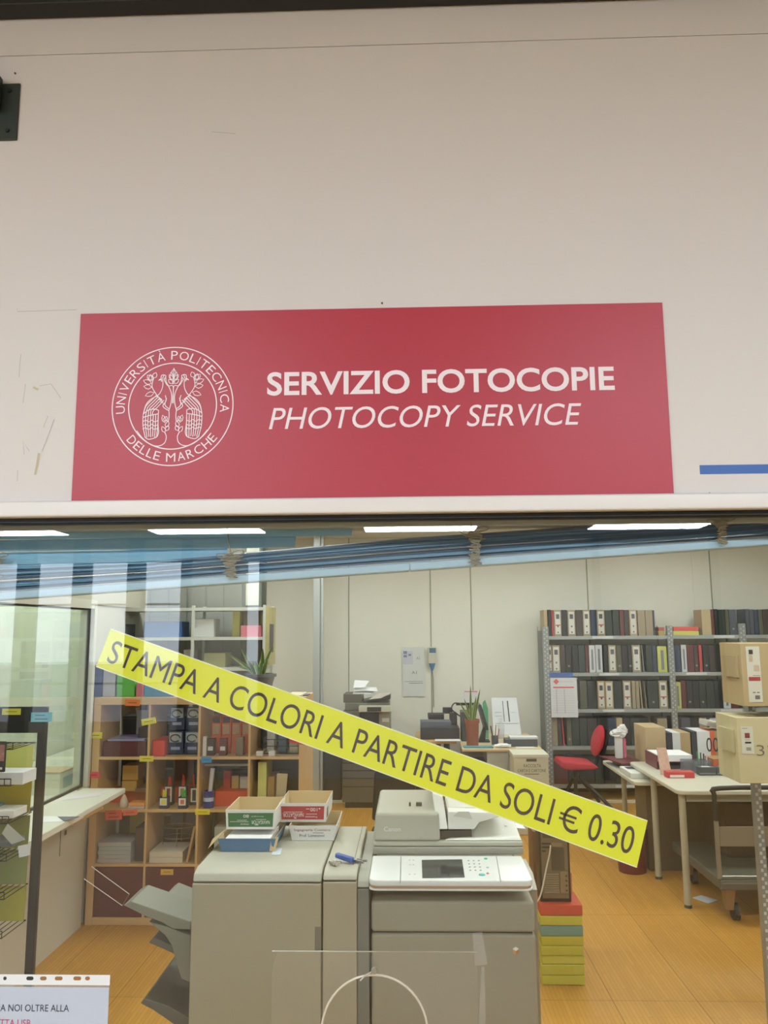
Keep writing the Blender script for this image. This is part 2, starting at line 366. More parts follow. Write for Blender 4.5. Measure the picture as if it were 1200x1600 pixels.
# ------------------------------------------------------------------ things stuck on the glass
YS = .0195
q = [P(150, 1042, Y=YS), P(995, 1356, Y=YS), P(1012, 1282, Y=YS), P(173, 982, Y=YS)]
t = thing('banner_strip', 'yellow paper strip taped slantwise inside the glass advertising colour prints', 'sign', P(580, 1356, Y=YS))
MB().slab(q, (0, .0005, 0)).build('paper', C(222, 222, 40, .6, var=.02, name='yellow_paper'), t)
eq = lambda a, b: [q[0].lerp(q[1], a), q[0].lerp(q[1], b), q[3].lerp(q[2], b), q[3].lerp(q[2], a)]
mb = MB()
for lo, hi, s in ((0, 0, 1), (0, 0, 0)):
    A, B = (q[0], q[1]) if s else (q[3], q[2]); O = (q[3]-q[0])*.022*(1 if s else -1)
    mb.slab([A+Vector((0, -.0003, 0)), B+Vector((0, -.0003, 0)), B+O+Vector((0, -.0003, 0)), A+O+Vector((0, -.0003, 0))], (0, .0002, 0))
mb.build('border', C(232, 232, 205, .7, var=0), t)
TX = 'STAMPA A COLORI A PARTIRE DA SOLI C 0.30'
mb = MB(); text_on(mb, TX, q, .014, .985, .20, .77, res=5, lift=.0006)
W_ = glyphs(TX)[2]; ue = .014+.971*glyphs(TX[:-5])[2]/W_; uc = .971*glyphs('C')[2]/W_       # the euro sign: a C crossed by two bars
bars_on(mb, q, [(ue-uc*1.22, ue-uc*.22, .505, .555), (ue-uc*1.22, ue-uc*.28, .40, .45)], .0006)
mb.build('lettering', C(62, 46, 48, .6, var=0), t)

t = thing('notice', 'printed notice in a punched clear pocket stuck to lower left of the glass', 'notice', P(90, 1600, Y=.010))
yn = .0108; a, b = P(-70, 1522, Y=yn), P(172, 1522, Y=yn); zb = P(100, 1690, Y=yn).z; zt = a.z; zp = P(100, 1539, Y=yn).z
MB().box(a.x, b.x-.001, yn, yn+.0008, zb, P(100, 1543, Y=yn).z).build('paper', C(226, 228, 236, .75, var=.01), t)
MB().box(a.x, b.x, yn-.0004, yn-.0001, zb, zp).build('pocket', PETM, t)
hm = MB(); hm.box(a.x, b.x, yn-.0004, yn+.0004, zp, zt); hm.build('punched_edge', C(222, 222, 220, .6, var=.01), t)
for i, (hxp, w) in enumerate(((-30, 5), (8, 5), (47, 12), (68, 11), (92, 13), (121, 13), (137, 8))):
    c = P(hxp, 1528.5, Y=yn); hw = w*.0009/2*1.04
    MB().prism([(c.x+sx*max(0, hw-.0027)+.0027*math.cos(math.radians(A_)), c.z+.0027*math.sin(math.radians(A_))) for sx, rng in ((1, range(-90, 91, 30)), (-1, range(90, 271, 30))) for A_ in rng], 'y', yn-.0007, yn-.0004).build('punch_hole', C(50, 50, 46, .8, var=0) if i < 3 else C(150, 104, 60, .8, var=0), t)
def fq(px0, px1, py0, py1, y): A_ = P(px0, py1, Y=y); B_ = P(px1, py0, Y=y); return flatq(A_.x, B_.x, A_.z, B_.z, y)
mb = MB(); text_on(mb, 'DA NOI OLTRE ALLA', fq(-8, 108, 1570, 1580, yn-.0006)); mb.build('lettering', C(52, 52, 66, .8, var=0), t)
mb = MB(); text_on(mb, 'ETTA USB', fq(-6, 48, 1593, 1604, yn-.0006)); mb.build('lettering', C(178, 60, 96, .8, var=0), t, label='printed line in red ink')

# clear panel with a round speaking hole in front of the glass
ya = .003; t = thing('speaking_panel', 'clear acrylic panel with round speaking hole fixed on the service window', 'panel', P(585, 1690, Y=ya))
a, b = P(425, 1487, Y=ya), P(745, 1487, Y=ya); c = P(585, 1613, Y=ya); zb = P(585, 1690, Y=ya).z; rr = abs(P(668, 1613, Y=ya).x-c.x)
mb = MB(); N = 48
inn = [(c.x+rr*math.cos(2*math.pi*i/N), c.z+rr*math.sin(2*math.pi*i/N)) for i in range(N)]
def edge_pt(i):
    dx, dz = math.cos(2*math.pi*i/N), math.sin(2*math.pi*i/N); k = []
    if dx > 1e-9: k.append((b.x-c.x)/dx)
    if dx < -1e-9: k.append((a.x-c.x)/dx)
    if dz > 1e-9: k.append((a.z-c.z)/dz)
    if dz < -1e-9: k.append((zb-.08-c.z)/dz)
    m = min(k); return (c.x+dx*m, c.z+dz*m)
for i in range(N):
    j = (i+1) % N; p, r2, s, u = inn[i], inn[j], edge_pt(j), edge_pt(i)
    for y in (ya, ya+.004): mb.poly([(p[0], y, p[1]), (r2[0], y, r2[1]), (s[0], y, s[1]), (u[0], y, u[1])])
mb.build('sheet', ACRYL, t)
MB().tube([(x, ya+.002, z) for x, z in inn], .0017, 8, True).build('hole_rim', C(206, 196, 176, .25, var=0), t, smooth=True)
MB().box(a.x, b.x, ya, ya+.004, a.z-.0001, a.z+.0003).build('polished_edge', C(150, 140, 118, .3, var=0), t)
k = P(585, 1515, Y=ya)
mb = MB(); mb.cyl((k.x, ya-.006, k.z), (k.x, ya, k.z), .0048, n=20); mb.build('fixing_knob', C(146, 140, 124, .3, .4, var=0), t, bevel=.001)
k2 = P(563, 1531, Y=ya); MB().tube([(k.x-.004, ya-.003, k.z-.002), (k.x-.013, ya-.004, k.z-.006), (k2.x, ya-.003, k2.z)], .0011, 6).build('clip', C(205, 200, 190, .3, .5, var=0), t, smooth=True)
def px_tape(pts, label, y=.0112):
    MB().slab([P(x, z_, Y=y) for x, z_ in pts], (0, .0005, 0)).build('tape', TAPE, label=label, cat='tape')
px_tape([(738, 1458), (753, 1456), (762, 1507), (742, 1509)], 'crumpled clear tape stuck on the glass in front of the main copier')
px_tape([(752, 1511), (757, 1511), (759, 1600), (748, 1600)], 'long vertical strip of clear tape below the crumpled tape on the glass')
mb = MB(); A = [P(x, y, Y=.0112) for x, y in ((131, 1373), (143, 1354), (202, 1397), (191, 1415))]
mb.tube(A, .0005, 5, True); mb.build('tape_outline', C(196, 186, 168, .5, var=0), label='dirty outline of a peeled strip on the glass left of the copier tray', cat='mark', kind='stuff')

# ------------------------------------------------------------------ raised venetian blind hanging askew behind the glass
YB = .10
t = thing('venetian_blind', 'blue venetian blind pulled up askew behind the top of the window', 'blind', (0, YB, 2.0))
def bz(px, py): return P(px, py, Y=YB)
MB().box(-1.5, 1.5, YB-.02, YB+.03, 2.108, 2.16).build('head_rail', C(168, 172, 168, .45, .0, var=.03), t, bevel=.002)
bl = lambda x: bz(0, 931).z+(bz(1200, 845).z-bz(0, 931).z)*(x-bz(0, 931).x)/(bz(1200, 845).x-bz(0, 931).x)   # bottom rail line
def slat(mb, zc, tilt, w, dy, x0=-1.4, x1=1.4):
    """a slightly crowned slat: zc(x) its height, tilt its pitch about the long axis"""
    for i in range(12):
        xa, xb = x0+(x1-x0)*i/12, x0+(x1-x0)*(i+1)/12
        for s in range(3):
            u0, u1 = -w/2+w*s/3, -w/2+w*(s+1)/3
            f = lambda x, u: (x, YB+dy+u*math.cos(tilt), zc(x)+u*math.sin(tilt)+.002*(1-(2*u/w)**2))
            mb.poly([f(xa, u0), f(xb, u0), f(xb, u1), f(xa, u1)])
rb = random.Random(3)
st = MB(); st2 = MB(); NS = 24
tops = [(0, 885), (230, 876), (400, 862), (600, 843), (735, 832), (800, 829), (1000, 817), (1200, 803)]
def topz(x):
    pts = [(bz(a, b).x, bz(a, b).z) for a, b in tops]
    if x <= pts[0][0]: return pts[0][1]+(x-pts[0][0])*.04
    for (xa, za), (xb, zb_) in zip(pts, pts[1:]):
        if x <= xb: return za+(zb_-za)*(x-xa)/(xb-xa)
    return pts[-1][1]+(x-pts[-1][0])*.06
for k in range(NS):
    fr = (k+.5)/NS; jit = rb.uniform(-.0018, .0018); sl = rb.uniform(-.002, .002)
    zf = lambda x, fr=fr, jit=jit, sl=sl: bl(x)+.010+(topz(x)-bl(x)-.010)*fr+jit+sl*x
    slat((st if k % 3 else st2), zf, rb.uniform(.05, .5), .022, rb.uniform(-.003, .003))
for k, (pyl, sl) in enumerate(((826, .0), (845, .004), (865, .010), (881, .016))):      # slats still hanging open above the stack
    z0 = bz(0, pyl).z-.009
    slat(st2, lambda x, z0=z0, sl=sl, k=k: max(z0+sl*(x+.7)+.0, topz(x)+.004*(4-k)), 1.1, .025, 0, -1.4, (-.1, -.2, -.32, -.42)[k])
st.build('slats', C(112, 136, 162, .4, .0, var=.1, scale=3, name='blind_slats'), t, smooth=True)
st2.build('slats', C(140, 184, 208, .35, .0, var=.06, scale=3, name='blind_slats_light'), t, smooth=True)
mb = MB()
for i in range(2):
    xa, xb = -1.4+2.8*i/2, -1.4+2.8*(i+1)/2
    mb.hexa([(xa, YB-.014, bl(xa)-.0085), (xb, YB-.014, bl(xb)-.0085), (xb, YB+.014, bl(xb)-.0085), (xa, YB+.014, bl(xa)-.0085)],
            [(xa, YB-.014, bl(xa)+.006), (xb, YB-.014, bl(xb)+.006), (xb, YB+.014, bl(xb)+.006), (xa, YB+.014, bl(xa)+.006)])
mb.build('bottom_rail', C(172, 200, 218, .4, 0., var=.03), t, bevel=.003)
cordm = C(150, 142, 122, .9, var=.15, scale=60)
for cx, y0, y1, big in ((2, 872, 922, 1.), (365, 868, 903, 1.1), (740, 832, 885, 1.), (1119, 816, 852, .9)):
    mb = MB(); ra = random.Random(cx); c0 = bz(cx, y0); c1 = bz(cx, y1)
    for kk in range(3):                                           # tangles of ladder cord bunched over the stack
        pts = []
        for i in range(22):
            f = i/21; w = .0135*big*(1 if f > .25 else 1.6)
            pts.append((c0.x+w*math.sin(i*2.4+kk*1.7)*ra.uniform(.5, 1), YB-.020-.004*ra.random(), c0.z+(c1.z-c0.z)*f+ra.uniform(-.002, .002)))
        mb.tube(smooth_path(pts, 4), .0009, 5)
    top = bz(cx-6, 822); mb.tube([(top.x, YB-.018, top.z+.01), (top.x+.002, YB-.021, (top.z+c0.z)/2), (c0.x, YB-.02, c0.z)], .0011, 5)
    e = c0.z; mb.tube(smooth_path([(c0.x-.004, YB-.022, e), (c0.x-.024, YB-.024, e+.001), (c0.x-.018, YB-.024, e-.006), (c0.x+.006, YB-.023, e-.003), (c0.x+.024, YB-.024, e+.003), (c0.x+.014, YB-.024, e+.007), (c0.x-.004, YB-.022, e)], 4), .0009, 5)
    mb.build('ladder_cord', cordm, t, smooth=True)

# ------------------------------------------------------------------ copy room shell
BW = 8.87                                          # back wall
wallm = C(222, 220, 206, .55, var=.03, scale=1.5, bump=.02, name='cream_panel')
def floor_mat():
    m = bpy.data.materials.new('orange_strip_floor'); m.use_nodes = True; nt = m.node_tree; bs = nt.nodes['Principled BSDF']
    tc = nt.nodes.new('ShaderNodeTexCoord'); mp = nt.nodes.new('ShaderNodeMapping'); mp.inputs['Rotation'].default_value = (0, 0, math.pi/2)
    nt.links.new(tc.outputs['Object'], mp.inputs[0])
    b1 = nt.nodes.new('ShaderNodeTexBrick'); b1.offset = .37
    b1.inputs['Color1'].default_value = (lin(196), lin(144), lin(58), 1); b1.inputs['Color2'].default_value = (lin(186), lin(134), lin(50), 1); b1.inputs['Mortar'].default_value = (lin(172), lin(118), lin(46), 1)
    b1.inputs['Scale'].default_value = 1; b1.inputs['Brick Width'].default_value = .32; b1.inputs['Row Height'].default_value = .022; b1.inputs['Mortar Size'].default_value = .0022; b1.inputs['Mortar Smooth'].default_value = .6
    b2 = nt.nodes.new('ShaderNodeTexBrick'); b2.offset = 0
    b2.inputs['Color1'].default_value = (1, 1, 1, 1); b2.inputs['Color2'].default_value = (.95, .95, .95, 1); b2.inputs['Mortar'].default_value = (.62, .55, .5, 1)
    b2.inputs['Scale'].default_value = 1; b2.inputs['Brick Width'].default_value = 1.3; b2.inputs['Row Height'].default_value = .44; b2.inputs['Mortar Size'].default_value = .003
    for b in (b1, b2): nt.links.new(mp.outputs[0], b.inputs['Vector'])
    mx = nt.nodes.new('ShaderNodeMix'); mx.data_type = 'RGBA'; mx.blend_type = 'MULTIPLY'; mx.inputs[0].default_value = 1
    nt.links.new(b1.outputs['Color'], mx.inputs[6]); nt.links.new(b2.outputs['Color'], mx.inputs[7]); nt.links.new(mx.outputs[2], bs.inputs['Base Color'])
    bs.inputs['Roughness'].default_value = .42; bs.inputs['Specular IOR Level'].default_value = .35
    return m
MB().box(-4.4, 5.6, .1, 9.1, -.12, 0).build('floor', floor_mat(), kind='structure')
CZ = 3.1
MB().box(-4.4, 5.6, .1, 9.1, CZ, CZ+.1).build('ceiling', C(214, 214, 206, .9, var=.02), kind='structure')
MB().box(-4.4, 5.6, BW, BW+.1, 0, CZ).build('wall_back', wallm, kind='structure')
MB().box(5.5, 5.6, .1, BW, 0, CZ).build('wall_right', wallm, kind='structure')
jm = C(150, 148, 126, .7, var=0); n = 4
for px in (545, 643, 672, 735, 917, 1084, 1110):                  # upright cover strips and joints of the back wall panels
    p = P(px, 900, Y=BW); w = .035 if px in (643, 1084) else .012
    MB().box(p.x-w/2, p.x+w/2, BW-.008, BW, .0, CZ).build('trim_%d' % n, wallm if w > .02 else jm, kind='structure'); n += 1
MB().box(-1.0, 5.5, BW-.02, BW, 0, .09).build('baseboard_back', C(34, 34, 32, .6, var=0), kind='structure')
mb = MB(); mb.box(-1.0, 5.4, 8.22, 8.25, 0, .012); mb.box(-1.0, 5.4, 8.30, 8.33, 0, .012); mb.build('trim_20', C(214, 206, 186, .5, var=.02), kind='structure')
a, b = P(490, 900, Y=8.3), P(500.5, 900, Y=8.3)
mb = MB(); mb.box(a.x, b.x, 8.27, 8.34, 0, CZ); mb.box(b.x+.012, b.x+.04, 8.28, 8.33, 0, CZ); mb.box(b.x, b.x+.012, 8.30, 8.31, 0, CZ)
mb.build('trim_21', C(190, 196, 194, .35, .35, var=.03), kind='structure', bevel=.004)
# left wall: low white panels, long sill, window to the next passage
WX = -2.215
low = C(200, 194, 176, .6, var=.03, scale=2, name='low_panel')
mb = MB(); mb.box(WX-.08, WX, .1, 4.33, 0, .87); mb.box(WX-.08, WX, .1, 9, 2.13, CZ); mb.box(WX-.10, WX-.015, 4.40, 9, 0, 2.13); mb.build('wall_left', low, kind='structure')
mb = MB(); mb.box(WX+.0005, WX+.003, 3.93, 3.935, .55, .87); mb.box(WX+.0005, WX+.004, 3.99, 4.02, .66, .69); mb.build('trim_22', C(90, 84, 74, .6, var=0), kind='structure')
post = C(214, 212, 198, .5, var=.02)
mb = MB(); mb.box(WX-.09, WX+.012, 4.30, 4.345, .9, 2.13); mb.box(WX-.09, WX+.01, .1, 4.345, 2.10, 2.16); mb.build('trim_23', post, kind='structure')
mb = MB(); mb.box(WX-.035, WX-.018, 4.283, 4.30, .9, 2.10); mb.box(WX-.035, WX-.018, .1, 4.30, .9, .918); mb.box(WX-.035, WX-.018, .1, 4.30, 2.088, 2.10)
mb.build('trim_24', C(34, 36, 36, .5, var=0), kind='structure')
MB().box(WX-.030, WX-.024, .1, 4.283, .915, 2.09).build('window_2', clear_mat('side_window_glass', (.86, .9, .84), 1.5, .10), kind='structure')
MB().box(-3.65, -3.55, .1, 9.0, 0, CZ).build('wall_passage', C(212, 216, 200, .7, var=.03), kind='structure')
MB().box(-3.54, -2.36, 3.0, 7.5, .715, .748).build('sill', C(222, 222, 210, .5, var=.02), kind='structure').name = 'trim_25'
# counter shelf along the left wall
t = thing('counter', 'long white counter shelf fixed along the low left wall under the window', 'counter', (-2.07, 3.5, .845))
MB().box(WX+.001, -1.925, 2.84, 4.26, .868, .90).build('countertop', C(212, 210, 198, .4, var=.015), t, bevel=.004)
MB().box(-1.9248, -1.920, 2.84, 3.55, .866, .899).build('edge_band', C(216, 212, 196, .4, var=.02), t)
MB().box(-1.99, -1.935, 3.45, 3.9, .845, .8675).build('bracket', C(196, 150, 92, .5, var=.05), t)
def sheet(px_pts, z, label, name='paper_sheet', mat=None, cat='paper', th=.0012, grp=None):
    return MB().slab([P(x, y, Z=z) for x, y in px_pts], (0, 0, th)).build(name, mat or PAPER, label=label, cat=cat, group=grp)
sheet([(66, 1276), (112, 1275), (96, 1284), (66, 1285)], .9005, 'white printed sheets lying on the counter just right of the black rack')
sheet([(100, 1283), (118, 1279), (125, 1276), (90, 1276)], .903, 'dark folded leaflet lying on the white counter', 'leaflet', C(96, 96, 108, .6), 'leaflet')
sheet([(95, 1251), (155, 1244), (165, 1238), (110, 1243)], .9005, 'pale tinted sheet on the counter in front of the window gasket', mat=C(214, 206, 212, .6))
# carton on the passage sill, behind the side window
t = thing('carton', 'white carton with teal label behind the left side window', 'box', (-2.78, 4.92, .7488))
MB().box(-2.96, -2.60, 4.79, 5.06, .749, .90).build('box_body', C(222, 220, 204, .7), t, bevel=.003)
MB().box(-2.96, -2.60, 4.79, 5.06, .901, .914).build('lid', C(196, 168, 128, .7), t)
MB().box(-2.599, -2.597, 4.84, 5.02, .79, .87).build('label_print', C(86, 150, 148, .7, var=.2, scale=40), t)

# ------------------------------------------------------------------ lamps of the copy room, plus one added in the passage
roomlamp = C(244, 253, 252, .5, var=0, emit=ROOM_LAMP, name='room_diffuser')
for i, (x, y) in enumerate([(x, y) for y in (1.9, 4.6, 7.2) for x in (-1.0, 1.2, 3.4)]):
    ceiling_lamp(x, y, CZ, 1.3, .34, None, roomlamp, 'copy room ceiling lamps')
MB().box(-3.1, -2.9, 2.5, 8.0, CZ-.03, CZ-.0).build('ceiling_light', roomlamp, group='copy room ceiling lamps')  # unseen lamp added in the passage to brighten the side window
for o in COL.objects:
    if o.get('group') == 'copy room ceiling lamps': o['label'] = 'white copy room or added passage ceiling lamp, out of the picture'; o['category'] = 'ceiling light'

# ------------------------------------------------------------------ copier with finisher in the foreground
GB = C(162, 154, 130, .5, var=.02, scale=3, name='grey_beige_plastic'); GL = C(174, 171, 154, .5, var=.02, scale=3); GD = C(112, 112, 104, .5, var=.03)
WHT = C(228, 230, 226, .3, var=.01); TRAY = C(124, 124, 108, .5, var=.04); TRAYD = C(92, 92, 84, .5, var=.05); SEAM = C(40, 40, 36, .7, var=0)
FX0, FX1, FY0, FY1 = -.803, -.332, 1.76, 2.45
t = thing('finisher', 'tall beige copier finisher with paper boxes on top and trays at its left', 'copier finisher', ((FX0+FX1)/2, 2.1, 0))
MB().box(FX0, FX1, FY0, FY1, .03, 1.0305).build('cabinet', GB, t, bevel=.006)
mb = MB(); mb.prism([(FY0+.001, 1.034), (FY0+.012, 1.062), (FY0+.06, 1.0735), (FY1, 1.0735), (FY1, 1.034)], 'x', FX0+.002, FX1); mb.build('top_cover', GL, t, bevel=.006)
MB().box(FX0+.006, FX1-.006, FY0+.006, FY1, 1.0305, 1.034).build('seam', SEAM, t)
mb = MB(); a = P(492, 1448, Y=FY0); b = P(502, 1485, Y=FY0); mb.box(a.x, FX1-.001, FY0-.0008, FY0+.002, b.z, a.z); mb.build('door_grip', C(120, 114, 98, .6), t)
MB().box(FX0+.03, FX1-.03, FY0+.03, FY1-.03, .0, .03).build('base', SEAM, t)
def tray(pts, y0, y1, mat, name='output_tray'):
    pp = [P(x, y, Y=y0) for x, y in pts]
    MB().prism([(p.x, p.z) for p in pp], 'y', y0, y1).build(name, mat, t, bevel=.004)
tray([(298, 1453), (270, 1452), (252, 1441), (227, 1432), (192, 1415), (205, 1408), (240, 1420), (298, 1440)], 1.86, 2.06, TRAY)
tray([(298, 1432), (262, 1418), (250, 1408), (258, 1402), (298, 1418)], 2.065, 2.26, C(132, 132, 116, .5), 'rear_tray')
tray([(298, 1447), (216, 1417), (219, 1412), (298, 1441)], 1.90, 1.93, C(96, 96, 84, .5), 'tray_rib')
tray([(298, 1536), (283, 1530), (276, 1506), (268, 1478), (258, 1462), (232, 1440), (262, 1448), (298, 1462)], 1.88, 2.22, TRAY, 'tray_arm')
tray([(298, 1505), (268, 1489), (232, 1473), (240, 1464), (298, 1490)], 1.98, 2.3, TRAYD)
tray([(298, 1610), (270, 1600), (256, 1590), (238, 1578), (219, 1568), (226, 1560), (262, 1572), (298, 1592)], 1.86, 2.34, TRAYD)

t = thing('transport_unit', 'narrow beige copier unit between the finisher and the main copier', 'copier unit', (-.26, 2.1, 0))
MX0, MX1 = -.327, -.204
MB().box(MX0, MX1, FY0+.002, FY1, .03, 1.036).build('cabinet', C(166, 157, 134, .5, var=.02), t, bevel=.005)
MB().prism([(FY0+.003, 1.04), (FY0+.010, 1.055), (FY0+.05, 1.07), (FY1, 1.07), (FY1, 1.04)], 'x', MX0, MX1).build('top_cover', GL, t, bevel=.005)
MB().box(MX0+.004, MX1-.004, FY0+.006, FY1, 1.036, 1.04).build('seam', SEAM, t)
MB().box(MX1+.001, -.160, FY0+.004, FY1, .03, 1.012).build('side_duct', C(116, 116, 108, .5, var=.02), t, bevel=.004)
MB().prism([(FY0+.004, 1.016), (FY0+.014, 1.035), (FY0+.05, 1.05), (FY1, 1.05), (FY1, 1.016)], 'x', MX1+.001, -.160).build('duct_cover', C(160, 160, 146, .5), t, bevel=.004)
mb = MB(); mb.box(-.225, -.222, FY0+.09, FY1, 1.0695, 1.0712); mb.build('seam', C(130, 128, 112, .6), t)
MB().box(MX0+.02, -.18, FY0+.03, FY1-.03, 0, .03).build('base', SEAM, t)

CX0, CX1 = -.153, .432
t = thing('photocopier', 'large grey photocopier with white control panel and touchscreen', 'photocopier', (.14, 2.1, 0))
zb1 = P(600, 1458, Y=1.76).z
MB().box(CX0, CX1, 1.76, 2.42, .06, zb1-.0015).build('lower_door', C(152, 145, 126, .5, var=.02, scale=3), t, bevel=.012)
MB().box(CX0, CX1, 1.762, 2.42, zb1+.0015, .972).build('body', C(152, 147, 129, .5, var=.02, scale=3), t, bevel=.012)
MB().box(CX0+.01, CX1-.01, 1.772, 2.4, zb1-.01, zb1+.01).build('seam', SEAM, t)
MB().box(CX1+.0005, CX1+.03, 1.9, 2.42, .35, .97).build('side_cover', C(150, 138, 118, .5), t, bevel=.006)
mb = MB(); mb.prism([(1.9, .97), (2.0, 1.0), (2.2, 1.0), (2.2, .97)], 'x', CX1+.001, CX1+.03); mb.build('side_ledge', C(200, 196, 178, .5), t)
MB().box(CX0+.03, CX1-.03, 1.80, 2.40, 0, .06).build('base', SEAM, t)
# control panel
cp = []
for (px, py, yy) in ((577, 1383, 1.735), (829, 1381, 1.735), (818, 1336, 2.05), (585, 1337, 2.05)): cp.append(P(px, py-8 if yy < 2 else py, Y=yy))
zf = min(cp[0].z, cp[1].z); zbk = cp[2].z
x0, x1 = cp[0].x-.002, cp[1].x+.010; N = 6; rc = .03
out = [(x0+rc-rc*math.sin(i/N*math.pi/2), 1.735+rc-rc*math.cos(i/N*math.pi/2)) for i in range(N+1)]
out = out+[(x0, 2.04), (x1, 2.04)]+[(x1-rc+rc*math.cos(i/N*math.pi/2), 1.735+rc-rc*math.sin(i/N*math.pi/2)) for i in range(N+1)]
zz = lambda y: zf+(zbk-zf)*(y-1.735)/.305
MB().hexa([(x, y, zf-.022) for x, y in out], [(x, y, zz(y)) for x, y in out]).build('control_panel', WHT, t, bevel=.005)
sh = lambda p, k: (x0+k+(p[0]-x0)*(x1-x0-2*k)/(x1-x0), p[1]+k)
MB().hexa([(*sh(p, .004), zf-.030) for p in out], [(*sh(p, .004), zf-.022) for p in out]).build('accent_band', C(176, 142, 110, .5), t)
MB().hexa([(*p, zf-.037) for p in out], [(*p, zf-.030) for p in out]).build('lower_lip', WHT, t, bevel=.002)
def onp(px, py):                                   # a point on the control panel's upper surface
    p = P(px, py, Z=zf)
    for _ in range(8): p = P(px, py, Z=zz(p.y)+.0006)
    return p
def pq(x0_, x1_, y0_, y1_): return [onp(x0_, y1_), onp(x1_, y1_), onp(x1_, y0_), onp(x0_, y0_)]
MB().slab([onp(660, 1372), onp(726, 1371), onp(722, 1343), onp(659, 1344)], (0, 0, .001)).build('touchscreen', C(52, 58, 60, .12, var=.15, scale=12), t)
for a, b in (((626, 1338), (625, 1380)), ((775, 1338), (782, 1378))):
    A, B = onp(*a), onp(*b); MB().slab([A, B, B+Vector((.0025, 0, 0)), A+Vector((.0025, 0, 0))], (0, 0, .0004)).build('seam', C(120, 120, 116, .6), t)
for i in range(4):
    for j in range(3): p = onp(732+j*8+i, 1345+i*5); MB().cyl(p, p+Vector((0, 0, .002)), .0035, n=10).build('key', C(186, 190, 188, .5), t)
for (px, py, r, c) in ((759, 1342, .007, (70, 200, 150)), (753, 1367, .012, (110, 190, 190)), (762, 1365, .005, (226, 130, 130)), (762, 1356, .005, (190, 194, 192))):
    p = onp(px, py); MB().cyl(p, p+Vector((0, 0, .003)), r, r*.9, 16).build('button', C(*c, .4, var=0), t)
for px, py in ((640, 1344), (646, 1344), (641, 1351), (646, 1351), (640, 1366), (648, 1366)): p = onp(px, py); MB().cyl(p, p+Vector((0, 0, .001)), .0035, n=10).build('side_key', C(196, 200, 198, .5), t)
p = onp(801, 1371)
# reader and document feeder
AY0, AY1 = 2.06, 2.44; ax0 = P(583, 1330, Y=AY0).x; ax1 = P(818, 1322, Y=AY0).x; az0 = zbk-.002; az1 = P(700, 1322, Y=AY0).z
MB().box(ax0, ax1, AY0, AY1, az0, az1-.004).build('scanner_base', C(150, 148, 134, .5), t, bevel=.004)
MB().box(ax0, ax1, AY0+.004, AY1, az1-.003, az1+.018).build('platen_cover', C(176, 174, 158, .5), t, bevel=.006)
bx1 = P(688, 1300, Y=AY0).x; zt0 = P(590, 1271, Y=AY0).z; zt1 = P(590, 1233, Y=AY1-.06).z
MB().hexa([(ax0, AY0, az1+.0185), (bx1, AY0, az1+.0185), (bx1, AY1, az1+.0185), (ax0, AY1, az1+.0185)],
          [(ax0+.01, AY0+.006, zt0), (bx1-.004, AY0+.006, zt0), (bx1-.012, AY1-.06, zt1), (ax0+.018, AY1-.06, zt1)]).build('feeder_housing', C(170, 168, 152, .45, var=.02), t, bevel=.012, seg=3)
mb = MB(); A, B = P(600, 1299, Y=AY0-.001), P(626, 1293, Y=AY0-.001); text_on(mb, 'Canon', flatq(A.x, B.x, A.z, A.z+.017, AY0+.0002), res=2)
mb.build('lettering', C(214, 214, 206, .5, var=0), t)
for px, py, w in ((639, 1255, 3), (650, 1255, 9)):
    p = P(px, py, Y=2.2); p2 = P(px+w, py, Y=2.2); MB().box(p.x, p2.x, 2.15, 2.17, p.z-.004, p.z+.012).build('indicator', C(70, 68, 60, .4, var=0), t)
# white feeder front, input tray rising to the right, output bed below
def w(px, py, y): return P(px, py, Y=y)
MB().hexa([w(683, 1296, AY0+.01), w(700, 1296, AY0+.01), w(700, 1296, AY0+.01)+Vector((0, .3, 0)), w(683, 1296, AY0+.01)+Vector((0, .3, 0))],
          [w(675, 1238, AY0+.05), w(692, 1246, AY0+.05), w(692, 1246, AY0+.05)+Vector((0, .26, 0)), w(675, 1238, AY0+.05)+Vector((0, .26, 0))]).build('feeder_cover', C(222, 222, 212, .4), t, bevel=.004)
MB().prism([(w(700, 1296, AY0+.02).x, w(700, 1296, AY0+.02).z), (w(741, 1296, AY0+.02).x, w(741, 1296, AY0+.02).z), (w(749, 1285, AY0+.02).x, w(749, 1285, AY0+.02).z), (w(790, 1274, AY0+.02).x, w(790, 1274, AY0+.02).z), (w(790, 1270, AY0+.02).x, w(790, 1270, AY0+.02).z), (w(700, 1268, AY0+.02).x, w(700, 1268, AY0+.02).z)], 'y', AY0+.02, AY1-.06).build('input_tray', C(224, 224, 214, .4), t, bevel=.004)
mb = MB(); A = w(708, 1275, AY0+.019); mb.prism([(A.x, A.z), (w(738, 1280, AY0+.019).x, w(738, 1280, AY0+.019).z), (w(733, 1268, AY0+.019).x, w(733, 1268, AY0+.019).z), (w(716, 1268, AY0+.019).x, w(716, 1268, AY0+.019).z)], 'y', AY0+.017, AY0+.0195); mb.build('paper_guide', C(196, 196, 184, .5), t)
mb = MB(); mb.box(w(700, 1262, AY0+.1).x, w(770, 1262, AY0+.1).x, AY0+.09, AY1-.1, w(700, 1266, AY0+.1).z, w(700, 1260, AY0+.1).z); mb.build('input_bed', C(206, 206, 196, .5), t, bevel=.004)
MB().box(bx1+.001, w(738, 1300, AY0).x, AY0+.03, AY1-.08, az1+.0185, az1+.052).build('exit_slot', C(64, 62, 54, .7), t)
